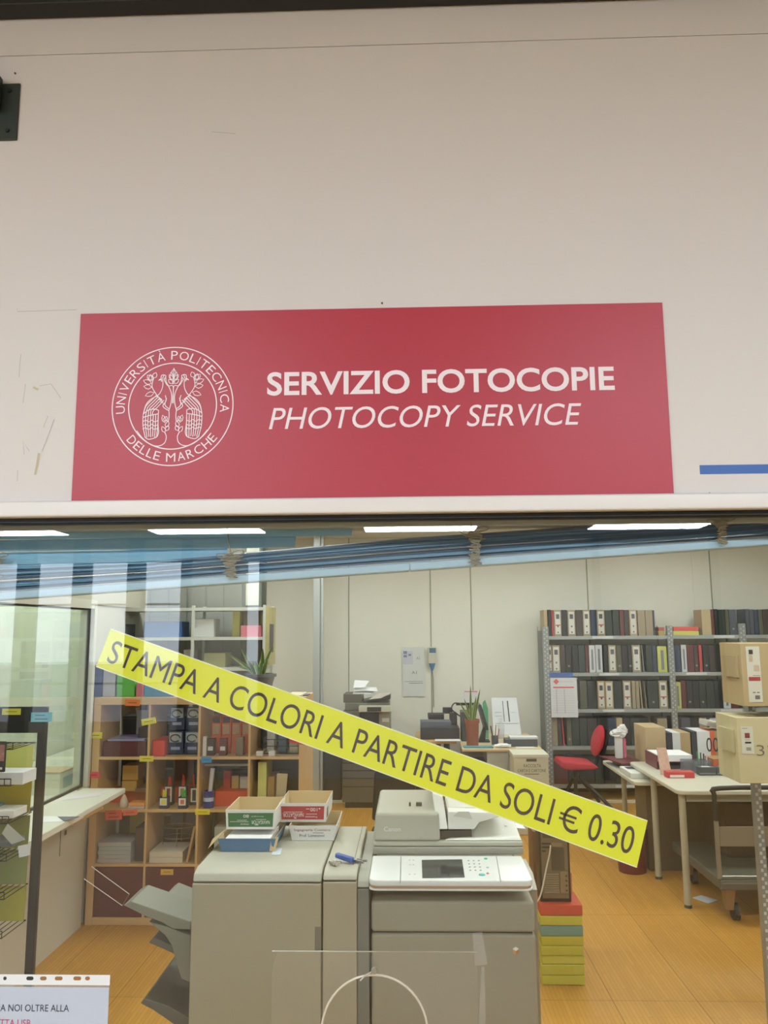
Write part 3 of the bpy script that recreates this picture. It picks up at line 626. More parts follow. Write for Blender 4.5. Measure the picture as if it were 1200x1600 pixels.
MB().hexa([(bx1+.02, AY0+.008, az1+.019), (ax1-.005, AY0+.008, az1+.019), (ax1-.005, AY1-.02, az1+.019), (bx1+.02, AY1-.02, az1+.019)],
          [(bx1+.03, AY0+.012, az1+.022), (ax1-.012, AY0+.012, az1+.030), (ax1-.016, AY1-.04, az1+.085), (w(740, 1300, AY0).x, AY1-.04, az1+.052)]).build('output_bed', C(226, 226, 216, .45), t, bevel=.004)
mb = MB(); c = w(806, 1288, AY0+.15)
for i in range(3): mb.slab([(c.x-.05+i*.012, AY0+.12, c.z-.004*i), (c.x+.012+i*.012, AY0+.12, c.z-.012), (c.x+.02, AY0+.25, c.z-.006), (c.x-.04, AY0+.25, c.z+.004)], (0, 0, .002))
mb.build('output_sheet', PAPER, t)
k = P(806, 1486, Y=1.758)
tk = thing('cube_sticker', 'small cube sticker with white top and brown sides on the main copier front', 'sticker', (k.x, 1.757, k.z-.013))
q6 = lambda a: (k.x+.0125*math.cos(math.radians(a)), k.z+.0135*math.sin(math.radians(a)))
for pts, c in (((q6(90), q6(30), (k.x, k.z), q6(150)), (236, 234, 224)), ((q6(150), (k.x, k.z), q6(270), q6(210)), (204, 150, 92)), (((k.x, k.z), q6(30), q6(330), q6(270)), (176, 120, 70))):
    MB().prism(list(pts), 'y', 1.7575, 1.7598).build('face', C(*c, .5, var=0), tk)

# ------------------------------------------------------------------ boxes and tool on the finisher
TZ = 1.0745
def tub(name, label, loc, wb, db, h, out_mat, in_mat, flare=0., th=.003, cat='box', rz=0., group=None):
    """open paper-box base: floor and four walls, leaning out by flare"""
    T = rotz(loc, rz); t = thing(name, label, cat, loc, group); x, y, z = loc
    def ring(k, zz, f): return [(x-wb/2-f+k, y-db/2-f*.5+k, zz), (x+wb/2+f-k, y-db/2-f*.5+k, zz), (x+wb/2+f-k, y+db/2+f*.5-k, zz), (x-wb/2-f+k, y+db/2+f*.5-k, zz)]
    MB(T).hexa(ring(0, z+.0005, 0), ring(0, z+th, 0)).build('base', out_mat, t)
    a, b = ring(0, z+th, 0), ring(0, z+h, flare); a2, b2 = ring(th, z+th, 0), ring(th, z+h, flare)
    for i, nm in ((0, 'front_wall'), (1, 'side_wall'), (2, 'back_wall'), (3, 'side_wall')):
        j = (i+1) % 4; m = lambda p, q: (Vector(p)+Vector(q))/2
        MB(T).hexa([a[i], a[j], m(a[j], a2[j]), m(a[i], a2[i])], [b[i], b[j], m(b[j], b2[j]), m(b[i], b2[i])]).build(nm, out_mat, t)
        MB(T).hexa([m(a[i], a2[i]), m(a[j], a2[j]), a2[j], a2[i]], [m(b[i], b2[i]), m(b[j], b2[j]), b2[j], b2[i]]).build('lining', in_mat, t)
    t['front'] = 0
    return t, T, [a[0], a[1], b[1], b[0]]
CARDIN = C(200, 176, 130, .85, var=.04); CW = C(222, 222, 218, .65, var=.02)
# blue box, bottom of the left stack
l = P(388, 1330, Z=TZ); 
t, T, fr = tub('paper_box', 'open blue ream box holding white paper under the green labelled box', (l.x-.005, l.y+.13, TZ), .205, .27, .050, C(66, 110, 146, .6), CARDIN, .012)
MB(T).box(l.x-.095, l.x+.085, l.y+.01, l.y+.25, TZ+.004, TZ+.046).build('ream', PAPER, None, bevel=.002, label='stack of white paper in the open blue box on the finisher', cat='paper')
xl = l.x-.108-.012; mb = MB(T); mb.slab([(xl, l.y+.0, TZ+.05), (xl, l.y+.15, TZ+.05), (xl-.055, l.y+.13, TZ+.012), (xl-.045, l.y+.02, TZ+.004)], (.001, 0, .003)); mb.build('flap', CARDIN, t)
mb = MB(T); mb.slab([(l.x+.085, l.y-.008, TZ+.002), (l.x+.108, l.y-.006, TZ+.002), (l.x+.118, l.y+.01, TZ+.052), (l.x+.092, l.y-.008, TZ+.050)], (0, -.002, 0)); mb.build('corner_flap', CARDIN, t)
sheet([(424, 1336), (438, 1336), (441, 1325), (428, 1325)], TZ, 'pale blue slip under the blue paper box on the finisher', mat=C(196, 208, 216, .7))
# green box on top
def labelled(fr, rows, mat, t, T, u0, u1, v0, v1):
    A, B, Cc, D = [Vector(p) for p in fr]; q = lambda u, v: (A*(1-u)+B*u)*(1-v)+(D*(1-u)+Cc*u)*v+Vector((0, -.0009, 0))
    Q = [q(u0, v0), q(u1, v0), q(u1, v1), q(u0, v1)]
    MB(T).slab(Q, (0, .0006, 0)).build('label', mat, t)
    Q2 = [p+Vector((0, -.0006, 0)) for p in Q]; mb = MB(T)
    for r in rows:
        if isinstance(r[0], str): text_on(mb, r[0], Q2, *r[1:5], flip=True, bold=0)
        else: bars_on(mb, Q2, [r], 0)
    mb.build('lettering', C(226, 226, 222, .7, var=0), t)
zg = TZ+.0665; lg = P(391, 1296, Z=zg)
t, T, fr = tub('paper_box', 'open ream box with green label stacked on the blue box', (lg.x, lg.y+.13, zg), .195, .26, .076, CW, CARDIN, .004)
labelled(fr, [('NAVIGATOR', .52, .93, .20, .46, .02), (.62, .85, .52, .55), ('Eco-Logical', .52, .78, .70, .80), ('80', .34, .46, .66, .88, .02), (.2, .42, .46, .49), (.04, .46, .36, .385), ('Universal', .28, .46, .12, .24, .01), (.60, .68, .12, .17)], C(24, 106, 58, .5, var=.02), t, T, .045, .965, .10, .84)
# white box below the red one, right stack
lw_ = P(489, 1313, Z=TZ)
t, T, fr = tub('paper_box', 'white handwritten ream box under the red labelled box', (lw_.x, lw_.y+.13, TZ), .175, .27, .060, CW, CARDIN, .012)
A, B, Cc, D = [Vector(p)+Vector((0, -.0012, 0)) for p in fr]
mb = MB(T); text_on(mb, 'Ingegneria Costiera', (A, B, Cc, D), .10, .88, .58, .80, lift=.0006); mb.build('lettering', C(150, 66, 66, .8, var=0), t, label='red handwritten line of lettering')
mb = MB(T); text_on(mb, 'Prof. Lorenzoni', (A, B, Cc, D), .20, .76, .22, .42, lift=.0006); bars_on(mb, (A, B, Cc, D), [(.50, .74, .49, .52)]); mb.build('lettering', C(70, 66, 66, .8, var=0), t)
zr = TZ+.0625; lr = P(472, 1284, Z=zr)
t, T, fr = tub('paper_box', 'open ream box with red label stacked on the white handwritten box', (lr.x+.003, lr.y+.13, zr), .195, .27, .076, CW, CARDIN, .004)
labelled(fr, [('NAVIGATOR', .04, .52, .20, .50, .02), (.06, .5, .55, .58), ('100', .68, .84, .62, .88, .03), ('Presentation', .56, .84, .12, .26, .01), (.58, .84, .40, .43), (.3, .35, .08, .16), (.58, .66, .78, .82), (.87, .91, .78, .86)], C(174, 40, 58, .5, var=.02), t, T, .045, .955, .10, .84)
sx = lr.x+.101; MB(T).box(sx+.001, sx+.0022, lr.y+.02, lr.y+.07, zr+.012, zr+.06).build('side_print', C(110, 70, 64, .6, var=.5, scale=60), t)
# blue punch, staples
pz = TZ-.003; c = P(541, 1339, Z=pz+.02)
t = thing('hole_punch', 'small blue handled metal punch lying on the narrow copier unit', 'punch', (c.x, c.y, pz))
T = rotz(c, -.5)
mb = MB(T); mb.hexa([(c.x-.045, c.y-.012, pz+.014), (c.x+.03, c.y-.012, pz+.002), (c.x+.03, c.y+.012, pz+.002), (c.x-.045, c.y+.012, pz+.014)], [(c.x-.045, c.y-.01, pz+.03), (c.x+.03, c.y-.01, pz+.022), (c.x+.03, c.y+.01, pz+.022), (c.x-.045, c.y+.01, pz+.03)])
mb.build('handle', C(44, 84, 156, .4), t, bevel=.004)
mb = MB(T); mb.box(c.x+.005, c.x+.065, c.y+.013, c.y+.022, pz+.001, pz+.010); mb.cyl((c.x+.03, c.y+.03, pz+.008), (c.x+.075, c.y+.024, pz+.010), .004); mb.cyl((c.x-.01, c.y-.02, pz+.004), (c.x-.045, c.y-.05, pz+.008), .004); mb.build('jaw', C(140, 140, 140, .25, .8), t)
c2 = P(523, 1347, Z=pz+.012); mb = MB()
mb.cyl((c2.x-.02, c2.y+.02, pz+.006), (c2.x+.008, c2.y-.012, pz+.007), .006); mb.cyl((c2.x-.004, c2.y-.016, pz+.008), (c2.x+.018, c2.y+.006, pz+.008), .004); mb.cyl((c2.x+.002, c2.y-.004, pz+.004), (c2.x+.002, c2.y-.004, pz+.02), .008, .006)
mb.build('tap', C(190, 186, 176, .25, .7, var=.1), label='small silver metal clamp beside the blue punch', cat='clamp')

# ------------------------------------------------------------------ reams and metal panel right of the copier
sxa, sxb = P(848, 1540, Y=3.48).x, P(915, 1540, Y=3.48).x; z0 = 0.001
ream = [((190, 184, 60), 1540, 1524), ((186, 180, 58), 1524, 1507), ((192, 186, 62), 1507, 1493), ((186, 180, 58), 1493, 1478), ((188, 176, 52), 1478, 1463), ((112, 146, 136), 1463, 1446), ((192, 184, 64), 1446, 1431), ((196, 78, 52), 1431, 1414)]
rn = ['yellow ream at the floor, bottom of the coloured stack', 'yellow ream second from the bottom of the coloured stack', 'yellow ream third from the bottom of the coloured stack', 'yellow ream fourth from the bottom of the coloured stack', 'dark yellow ream just under the teal one in the coloured stack', 'teal ream, the only one in the coloured stack', 'yellow ream between the teal and the red one', 'red ream on top of the coloured stack by the copier']
for (c, ya_, yb_), lab in zip(ream, rn):
    za, zb2 = max(.001, P(880, ya_, Y=3.48).z), P(880, yb_, Y=3.48).z; dx = R_.uniform(-.005, .005)
    o = MB().box(sxa+dx, sxb+dx, 3.48+dx, 3.72, za+.0008, zb2-.0008).build('paper_ream', C(*c, .6, var=.06, scale=14), bevel=.004, label=lab, cat='paper ream', group='coloured paper reams beside the copier')
    ztop = zb2
Yp = 3.53; a = P(845, 1414, Y=Yp); b = P(893, 1412, Y=Yp); c = P(882, 1290, Y=Yp)
t = thing('metal_chassis', 'brown metal appliance chassis standing on the coloured paper reams', 'chassis', ((a.x+b.x)/2, Yp+.05, ztop))
T = None; hgt = c.z-ztop; BR = C(128, 112, 84, .45, .25, var=.08)
MB().box(a.x, b.x, Yp, Yp+.12, ztop+.001, ztop+hgt).build('frame', C(58, 46, 34, .5, .2, var=.08), t, bevel=.003)
xa, xb = a.x+.012, b.x-.012
MB().box(xa, xb, Yp-.004, Yp-.0002, ztop+.02, ztop+hgt-.015).build('face_plate', BR, t)
mb = MB(); 
for i in range(9): mb.box(xa+.01, xb-.055, Yp-.009, Yp-.0045, ztop+.05+i*.012, ztop+.057+i*.012)
mb.build('grille', C(150, 134, 104, .5), t)
mb = MB(); mb.box(xa+.055, xb-.02, Yp-.007, Yp-.0045, ztop+.17, ztop+.29); mb.box(xa+.01, xa+.10, Yp-.007, Yp-.0045, ztop+.345, ztop+.41); mb.build('recess', C(84, 74, 52, .6), t)
mb = MB(); mb.box(xb-.048, xb-.004, Yp-.012, Yp-.0045, ztop+.05, ztop+.165); mb.box(xa+.06, xb-.03, Yp-.010, Yp-.0045, ztop+.298, ztop+.318); mb.build('bracket', C(146, 128, 98, .45, .3), t)
for i in range(4): MB().cyl((xb-.014, Yp-.0165, ztop+.065+i*.026), (xb-.014, Yp-.0125, ztop+.065+i*.026), .006, n=10).build('knob', C(90, 78, 60, .5), t)
mb = MB(); 
for i, ww in enumerate((.05, .055, .02)): mb.box(xa+.004, xa+.004+ww, Yp-.0065, Yp-.0045, ztop+.31-i*.02, ztop+.318-i*.02)
mb.build('marking', C(50, 44, 36, .6), t)
pts = [P(x, y, Y=Yp-.03) for x, y in ((860, 1321), (859, 1332), (853, 1360), (848, 1385), (843, 1403), (836, 1412))]
MB().tube(smooth_path([tuple(p) for p in pts], 6), .0045, 8).build('cable', C(214, 208, 192, .5), label='white cable hanging down the brown metal chassis', cat='cable', smooth=True)
MB().box(b.x-.04, b.x+.03, Yp+.125, Yp+.18, ztop+.002, ztop+.12).build('carton', C(206, 120, 92, .8), label='pinkish orange carton behind the brown metal chassis', cat='box')
MB().box(P(832, 1300, Y=3.9).x, P(843, 1300, Y=3.9).x, 3.9, 4.1, .0, P(838, 1299, Y=3.9).z).build('board', C(118, 84, 50, .6, var=.1), label='narrow brown board standing behind the main copier', cat='board')

# ------------------------------------------------------------------ black wire display rack at the left
YR, rd = 2.52, .27; YK = YR+rd-.03                 # shelf fronts, and the plane of the upright frame
rxr, rzt = P(73, 1104, Y=YK).x, P(60, 1104, Y=YK).z; rxl = rxr-.44
t = thing('display_rack', 'tall black wire literature rack standing at the left by the counter', 'display rack', ((rxr+rxl)/2, YR+rd/2, 0))
for x in (rxr-.042, rxl): MB().box(x, x+.042, YK, YK+.03, 0, rzt-.002).build('post', BLACKM, t, bevel=.004)
for x in (rxr-.04, rxl+.002): MB().box(x, x+.03, YR+.02, YK+.03, 0, .02).build('foot', BLACKM, t)
MB().box(rxl-.004, rxr+.001, YK-.008, YK-.0005, P(40, 1145, Y=YK).z, rzt).build('header', C(30, 32, 30, .55, var=.06), t, bevel=.002)
wires = [1171, 1228, 1287, 1346, 1406, 1467]; rz = []
for k, py in enumerate(wires):
    z = P(40, py, Y=YR).z; rz.append(z); mb = MB(); x0, x1 = rxl+.002, min(P(50, py, Y=YR).x, rxr-.045)
    for zz_ in (z, z+.030): mb.tube([(x0, YR+.004, zz_), (x1, YR+.004, zz_)], .0028, 6)
    for i in range(14):
        x = x0+(x1-x0)*i/13
        if i in (0, 1, 2, 9, 10, 11, 12, 13): mb.tube([(x, YR+.004, z), (x, YR+.004, z+.030)], .0022, 5)
        mb.tube([(x, YR+.004, z), (x, YK-.004, z)], .0022, 5)
    mb.tube(smooth_path([(x0+(x1-x0)*(.5+.25*i/8), YR+.003, z+.015+.008*math.sin(i*1.9)) for i in range(9)], 4), .002, 5)
    mb.tube([(x0, YK-.004, z), (x1, YK-.004, z)], .003, 6)
    mb.build('wire_shelf', BLACKM, t, smooth=True)
zt_ = P(15, 1112, Y=YR).z
def note(px0, px1, py0, py1, Y, rgb, label, cat='tag', lines=2, rot=0.):
    A, B = P(px0, py1, Y=Y), P(px1, py0, Y=Y); c = (A+B)/2; T = roty(c, rot)
    t_ = thing('paper_tag', label, cat, (c.x, Y, A.z), None)
    MB(T).box(A.x, B.x, Y-.0012, Y-.0004, A.z, B.z).build('card', C(*rgb, .7, var=.03), t_)
    mb = MB(T); bars_on(mb, [(A.x, Y-.0013, A.z), (B.x, Y-.0013, A.z), (B.x, Y-.0013, B.z), (A.x, Y-.0013, B.z)], [(.2, .8-.15*(i % 2), .3+.4*i/max(1, lines-1)-.05 if lines > 1 else .45, .3+.4*i/max(1, lines-1)+.05 if lines > 1 else .55) for i in range(lines)], .0004)
    mb.build('print', C(*[int(c_*.55) for c_ in rgb], .8, var=0), t_)
note(3, 33, 1107, 1117, YK-.009, (204, 196, 62), 'yellow tag stuck on the header of the black rack', lines=1)
note(48, 82, 1113, 1128, YK-.010, (98, 170, 182), 'light blue tag overhanging the right end of the black rack header')
x0, x1 = rxl+.006, P(33, 1287, Y=YR).x
def onrack(k, specs):
    z = rz[k]+.0032
    for (name, label, rgb, h, xa, xb, ya_, yb_, cat) in specs:
        MB().box(x0+(x1-x0)*xa, x0+(x1-x0)*xb, YR+.012+ya_, YR+.012+yb_*.68, z, z+h).build(name, C(*rgb, .6, var=.05, scale=16), label=label, cat=cat, bevel=.0015); z += h+.0006
def backing(k, rgb, label, h=.17):
    z = rz[k]+.0035; o = MB().hexa([(x0+.005, YR+.212, z), (rxr-.046, YR+.212, z), (rxr-.046, YR+.218, z), (x0+.005, YR+.218, z)], [(x0+.005, YR+.222, z+h), (rxr-.046, YR+.222, z+h), (rxr-.046, YR+.228, z+h), (x0+.005, YR+.228, z+h)]).build('folder', C(*rgb, .6, var=.04), label=label, cat='folder', group='leaning folders on the black rack')
backing(1, (214, 214, 120), 'pale yellow folder leaning behind the white paper on the top tier of the rack', .15)
backing(2, (160, 142, 36), 'mustard yellow folder leaning behind the striped magazines on the rack', .155)
backing(3, (128, 132, 62), 'olive green folder leaning behind the dark booklets on the rack', .15)
backing(4, (124, 132, 74), 'green folder leaning behind the navy notebooks on the rack', .155)
backing(5, (160, 156, 58), 'yellow green folder leaning on the lowest tier of the rack', .155)
onrack(1, [('paper_stack', 'thick stack of white paper on the second tier of the rack', (222, 222, 222), .055, .0, .98, 0, .2, 'paper')])
onrack(2, [('magazine', 'magazine with red and yellow edge under the teal striped one', (208, 176, 110), .016, .0, .62, 0, .2, 'magazine'), ('magazine', 'grey white magazine on the red edged one in the rack', (216, 216, 212), .034, 0, .9, .0, .2, 'magazine'), ('magazine', 'teal and green striped magazine on top in the middle of the rack', (46, 118, 120), .014, 0, .66, 0, .19, 'magazine')])
onrack(3, [('booklet', 'lime green booklet at the bottom of the fourth tier pile', (198, 204, 96), .012, 0, .6, 0, .2, 'booklet'), ('booklet', 'dark teal booklet above the lime green one on the rack', (28, 112, 92), .016, 0, .64, 0, .2, 'booklet'), ('booklet', 'bright green booklet above the dark teal one on the rack', (118, 178, 56), .010, 0, .64, 0, .2, 'booklet'), ('booklet', 'grey white booklet above the bright green one on the rack', (196, 196, 192), .014, 0, .68, 0, .2, 'booklet'), ('booklet', 'slate grey booklet topping the fourth tier pile on the rack', (84, 94, 98), .022, 0, .9, 0.01, .2, 'booklet')])
onrack(4, [('notebook', 'yellow edged notebook at the bottom of the navy pile on the rack', (206, 204, 110), .008, 0, .5, 0, .2, 'notebook'), ('notebook', 'white notebook with pink edge under the navy ones on the rack', (218, 206, 208), .028, 0, .42, 0, .2, 'notebook'), ('notebook', 'pale teal edged notebook under the navy one on the rack', (140, 180, 180), .014, 0, .46, 0, .2, 'notebook'), ('notebook', 'navy notebook topping the fifth tier pile on the rack', (58, 68, 88), .03, 0, .5, .01, .2, 'notebook')])
onrack(5, [('notebook', 'yellow notebook at the bottom of the lowest tier of the rack', (212, 206, 96), .010, 0, .5, 0, .2, 'notebook'), ('notebook', 'grey notebook on the yellow one on the lowest tier of the rack', (186, 190, 184), .03, 0, .46, 0, .2, 'notebook'), ('notebook', 'orange notebook topping the lowest tier of the rack', (206, 168, 56), .018, .1, .62, .05, .2, 'notebook')])
A = P(1, 1206, Y=YR-.006); B = P(11, 1158, Y=YR-.006)
t = thing('packet', 'black packet printed with red figures hanging on the rack at far left', 'packet', (A.x, YR-.01, A.z))
MB().box(A.x-.04, B.x, YR-.016, YR-.004, A.z+.0, B.z).build('wrapper', C(40, 36, 36, .5), t, bevel=.003)
MB().box(A.x-.04, B.x-.004, YR-.0175, YR-.0165, A.z+.05, B.z-.015).build('picture', C(170, 116, 110, .6, var=.6, scale=70), t)
MB().box(A.x-.0, B.x-.01, YR-.0175, YR-.0165, A.z+.012, A.z+.022).build('print', C(210, 210, 210, .6), t)
z3 = rz[3]; c = P(22, 1305, Y=YR-.006)
MB().slab([P(x, y, Y=YR-.004) for x, y in ((3, 1302), (12, 1287), (40, 1312), (18, 1319))], (0, -.001, 0)).build('price_card', C(172, 174, 166, .7), label='grey slanted card stuck on the front of the rack', cat='card')
MB().slab([P(x, y, Y=YR-.004) for x, y in ((28, 1322), (47, 1318), (47, 1336), (30, 1340))], (0, -.001, 0)).build('price_card', C(206, 208, 208, .7), label='white card on the fourth tier of the rack near its right post', cat='card')

# ------------------------------------------------------------------ birch cube shelf
YF, DB = 4.352, .39
BIR = C(204, 168, 116, .5, var=.07, scale=6, name='birch_veneer')
bx0, bx1 = -2.2, -.722; zsh = [.0, .035, .391, .742, 1.088, 1.449]; bt = 1.487
t = thing('cube_shelf', 'large birch cube shelf with four columns standing beside the counter', 'shelf unit', ((bx0+bx1)/2, YF+DB/2, 0))
for a_, b_ in ((bx0, bx0+.05), (bx1-.05, bx1)): MB().box(a_, b_, YF, YF+DB, .0, bt-.05).build('side_panel', BIR, t, bevel=.002)
MB().box(bx0, bx1, YF, YF+DB, bt-.0495, bt).build('top_panel', BIR, t, bevel=.002)
MB().box(bx0+.0505, bx1-.0505, YF, YF+DB, .002, .05).build('bottom_panel', BIR, t, bevel=.002)
cw = (bx1-bx0-.1-3*.016*1)/4; cols = [(bx0+.05+i*(cw+.016), bx0+.05+i*(cw+.016)+cw) for i in range(4)]
for z in (.391, .742, 1.088): MB().box(bx0+.0505, bx1-.0505, YF+.001, YF+DB, z-.018, z).build('shelf', BIR, t)
levels = [.05, .391, .742, 1.088, bt-.05]
for i in range(3):
    for j in range(4): MB().box(cols[i][1]+.0005, cols[i][1]+.0155, YF+.002, YF+DB, levels[j]+.0005, (levels[j+1]-.0185 if j < 3 else levels[4])-.0005).build('divider', BIR, t)
for i in (0, 1, 2, 3):
    MB().box(cols[i][0]+.002, cols[i][1]-.002, YF+.004, YF+.02, .053, .368).build('drawer_door', C(92, 32, 34, .45, var=.08), t, bevel=.002)
def cell(c, r): return cols[c][0]+.004, cols[c][1]-.004, levels[r]+.0006, (levels[r+1]-.02 if r < 3 else levels[4])-.001
def put(name, c, r, u0, u1, h, rgb, label, cat, y0=.05, y1=.3, z=0., group=None, bevel=.002, rough=.6, var=.05, scale=12):
    a, b, z0, z1 = cell(c, r); zz_ = z0+z
    return MB().box(a+(b-a)*u0, a+(b-a)*u1, YF+y0, YF+y1, zz_, zz_+h).build(name, C(*rgb, rough, var=var, scale=scale), label=label, cat=cat, group=group, bevel=bevel)
# row 4 (top), column 1: maroon trays, sheets, card
put('letter_tray', 0, 3, .04, .96, .10, (86, 34, 38), 'wide maroon tray in the top left cube of the birch shelf', 'tray', .02, .33)
put('leaflet_pile', 0, 3, .12, .92, .012, (156, 150, 190), 'lilac leaflets on the maroon tray in the top left cube', 'leaflet', .03, .3, .101)
put('display_card', 0, 3, .45, .86, .17, (196, 196, 194), 'grey printed card standing in the top left cube', 'card', .30, .31, .115)
put('folder', 0, 3, .70, .99, .07, (52, 34, 34), 'dark brown folder on the leaflets in the top left cube', 'folder', .1, .28, .114)
mb = MB(); a, b, z0, z1 = cell(0, 3); mb.slab([(a+.13, YF+.32, z1-.05), (a+.16, YF+.32, z1-.05), (a+.20, YF+.31, z0+.12), (a+.17, YF+.31, z0+.12)], (0, .004, 0)); mb.build('cable_tie', C(196, 190, 150, .7), label='cream strip leaning behind the card in the top left cube', cat='strip')
# column 2 top: blister packs in pairs
a, b, z0, z1 = cell(1, 3)
PK = [(.30, .62), (.66, .98)]
put('storage_box', 1, 3, .02, .28, .105, (206, 60, 44), 'red box left of the earphone packs in the shelf', 'box', .03, .28)
for j, (u0, u1) in enumerate(PK):
    for k in range(2):
        side = ('left', 'right')[j]; lab = '%s %s earphone pack hanging in the second top cube' % (('lower', 'upper')[k], side)
        xa_, xb_ = a+(b-a)*u0, a+(b-a)*u1; zz_ = z0+.004+k*.165
        t2 = thing('blister_pack', lab, 'pack', ((xa_+xb_)/2, YF+.1, zz_), 'earphone packs in the birch shelf')
        MB().box(xa_, xb_, YF+.09+k*.02, YF+.105+k*.02, zz_, zz_+.155).build('backing_card', C(44, 58, 88, .45, var=.2, scale=30), t2)
        MB().box(xa_+.008, xb_-.008, YF+.082+k*.02, YF+.089+k*.02, zz_+.08, zz_+.148).build('blister', C(168, 172, 176, .2, var=.3, scale=50), t2, bevel=.003)
        MB().tube([((xa_+xb_)/2+.034*math.cos(i*.5), YF+.079+k*.02, zz_+.11+.024*math.sin(i*.5)) for i in range(12)], .004, 6).build('earphone_loop', C(40, 42, 48, .4), t2)
        MB().box(xa_+.02, xb_-.02, YF+.088+k*.02, YF+.0895+k*.02, zz_+.03, zz_+.05).build('print', C(150, 160, 190, .6), t2)
# column 3 top: orange cartridge packs behind dark ink bottles
for k in range(4):
    u0 = .12+.22*k; lab = 'orange blister pack in the third top cube, %s from the left' % ORD[k+1]
    a, b, z0, z1 = cell(2, 3); xa_, xb_ = a+(b-a)*u0, a+(b-a)*(u0+.2); zz_ = z0+.10
    t2 = thing('blister_pack', lab, 'pack', ((xa_+xb_)/2, YF+.15, z0+.001), 'orange packs in the birch shelf')
    MB().box(xa_, xb_, YF+.15, YF+.162, z0+.001, z0+.26).build('backing_card', C(208, 92, 40, .5, var=.15, scale=40), t2)
    MB().box(xa_+.008, xb_-.008, YF+.140, YF+.1495, z0+.13, z0+.2).build('blister', C(176, 140, 100, .3, var=.4, scale=60), t2, bevel=.003)
    MB().box(xa_+.006, xb_-.006, YF+.144, YF+.1495, z0+.21, z0+.25).build('print', C(60, 50, 60, .5), t2)
for k, (u0, rgb, lab) in enumerate(((.10, (64, 40, 46), 'dark ink box with white label, left in the third top cube'), (.36, (92, 38, 40), 'maroon ink box with grey label in the third top cube'), (.72, (120, 104, 84), 'grey brown cup right of the ink boxes in the shelf'))):
    a, b, z0, z1 = cell(2, 3); xa_ = a+(b-a)*u0; xb_ = xa_+.052
    t2 = thing('ink_box', lab, 'box', ((xa_+xb_)/2, YF+.05, z0+.0006))
    MB().box(xa_, xb_, YF+.04, YF+.095, z0+.0006, z0+.115).build('body', C(*rgb, .5), t2, bevel=.003)
    if k < 2: MB().box(xa_+.010, xb_-.008, YF+.0385, YF+.0395, z0+.035, z0+.062).build('label', C(206, 206, 204, .6), t2)
    else: MB().box(xa_-.001, xb_+.001, YF+.039, YF+.096, z0+.1155, z0+.122).build('rim', C(140, 124, 100, .5), t2)
put('charger', 2, 3, .02, .10, .13, (206, 204, 196), 'white slim pack at the left edge of the third top cube', 'pack', .03, .06)
# column 4 top: small rack of keyrings and white boxes
a, b, z0, z1 = cell(3, 3)
for u, lab in ((.10, 'small white box at the front of the fourth top cube, left one'), (.36, 'small white box at the front of the fourth top cube, right one')):
    MB().box(a+(b-a)*u, a+(b-a)*u+.045, YF+.02, YF+.06, z0, z0+.032).build('eraser_box', C(216, 212, 206, .6), label=lab, cat='box', bevel=.002)
t2 = thing('wire_basket', 'black wire basket with small goods in the fourth top cube', 'basket', ((a+b)/2, YF+.2, z0))
mb = MB()
for zz_ in (z0+.005, z0+.055, z0+.10): mb.tube([(a+.06, YF+.10, zz_), (b-.01, YF+.10, zz_), (b-.01, YF+.3, zz_), (a+.06, YF+.3, zz_)], .003, 6, True)
for i in range(4): x = a+.06+(b-a-.07)*i/3; mb.tube([(x, YF+.10, z0+.001), (x, YF+.10, z0+.10)], .003, 6)
mb.build('wires', BLACKM, t2, smooth=True)
for i, (u, rgb, h) in enumerate(((.25, (180, 176, 166), .16), (.5, (70, 92, 104), .13), (.74, (196, 190, 150), .08))):
    MB().box(a+(b-a)*u, a+(b-a)*(u+.18), YF+.16, YF+.22, z0+.002, z0+h).build('packet', C(*rgb, .5, var=.2, scale=40), bevel=.003, label=('grey packet in the wire basket of the shelf', 'blue grey packet in the wire basket of the shelf', 'cream packet in the wire basket of the shelf')[i], cat='packet')
# row 3
put('storage_box', 0, 2, .0, .99, .09, (204, 66, 42), 'long orange red tray in the left cube of the third row', 'tray', .22, .36)
put('carton', 0, 2, .34, .66, .07, (192, 154, 86), 'brown carton lower of two in the left middle cube', 'carton', .15, .3, .091)
put('carton', 0, 2, .34, .68, .10, (206, 164, 92), 'brown carton upper of two in the left middle cube', 'carton', .15, .3, .165)
put('booklet_pile', 0, 2, .68, .99, .03, (120, 84, 72), 'brown booklets at the right of the left middle cube', 'booklet', .1, .3, .0905)
put('paper_pad', 0, 2, .62, .98, .016, (196, 176, 190), 'lilac pad under the orange one in the left middle cube', 'pad', .02, .12)
put('paper_pad', 0, 2, .64, .98, .022, (226, 150, 70), 'orange pad on the lilac one in the left middle cube', 'pad', .02, .12, .0165)
a, b, z0, z1 = cell(0, 2); MB().lathe([(.001, 0), (.028, 0), (.03, .03), (.018, .06), (.006, .08), (.001, .085)], (a+.15, YF+.09, z0)).build('glue_bottle', C(206, 190, 172, .3, var=.1), label='small clear bottle in front of the orange red tray', cat='bottle', smooth=True)
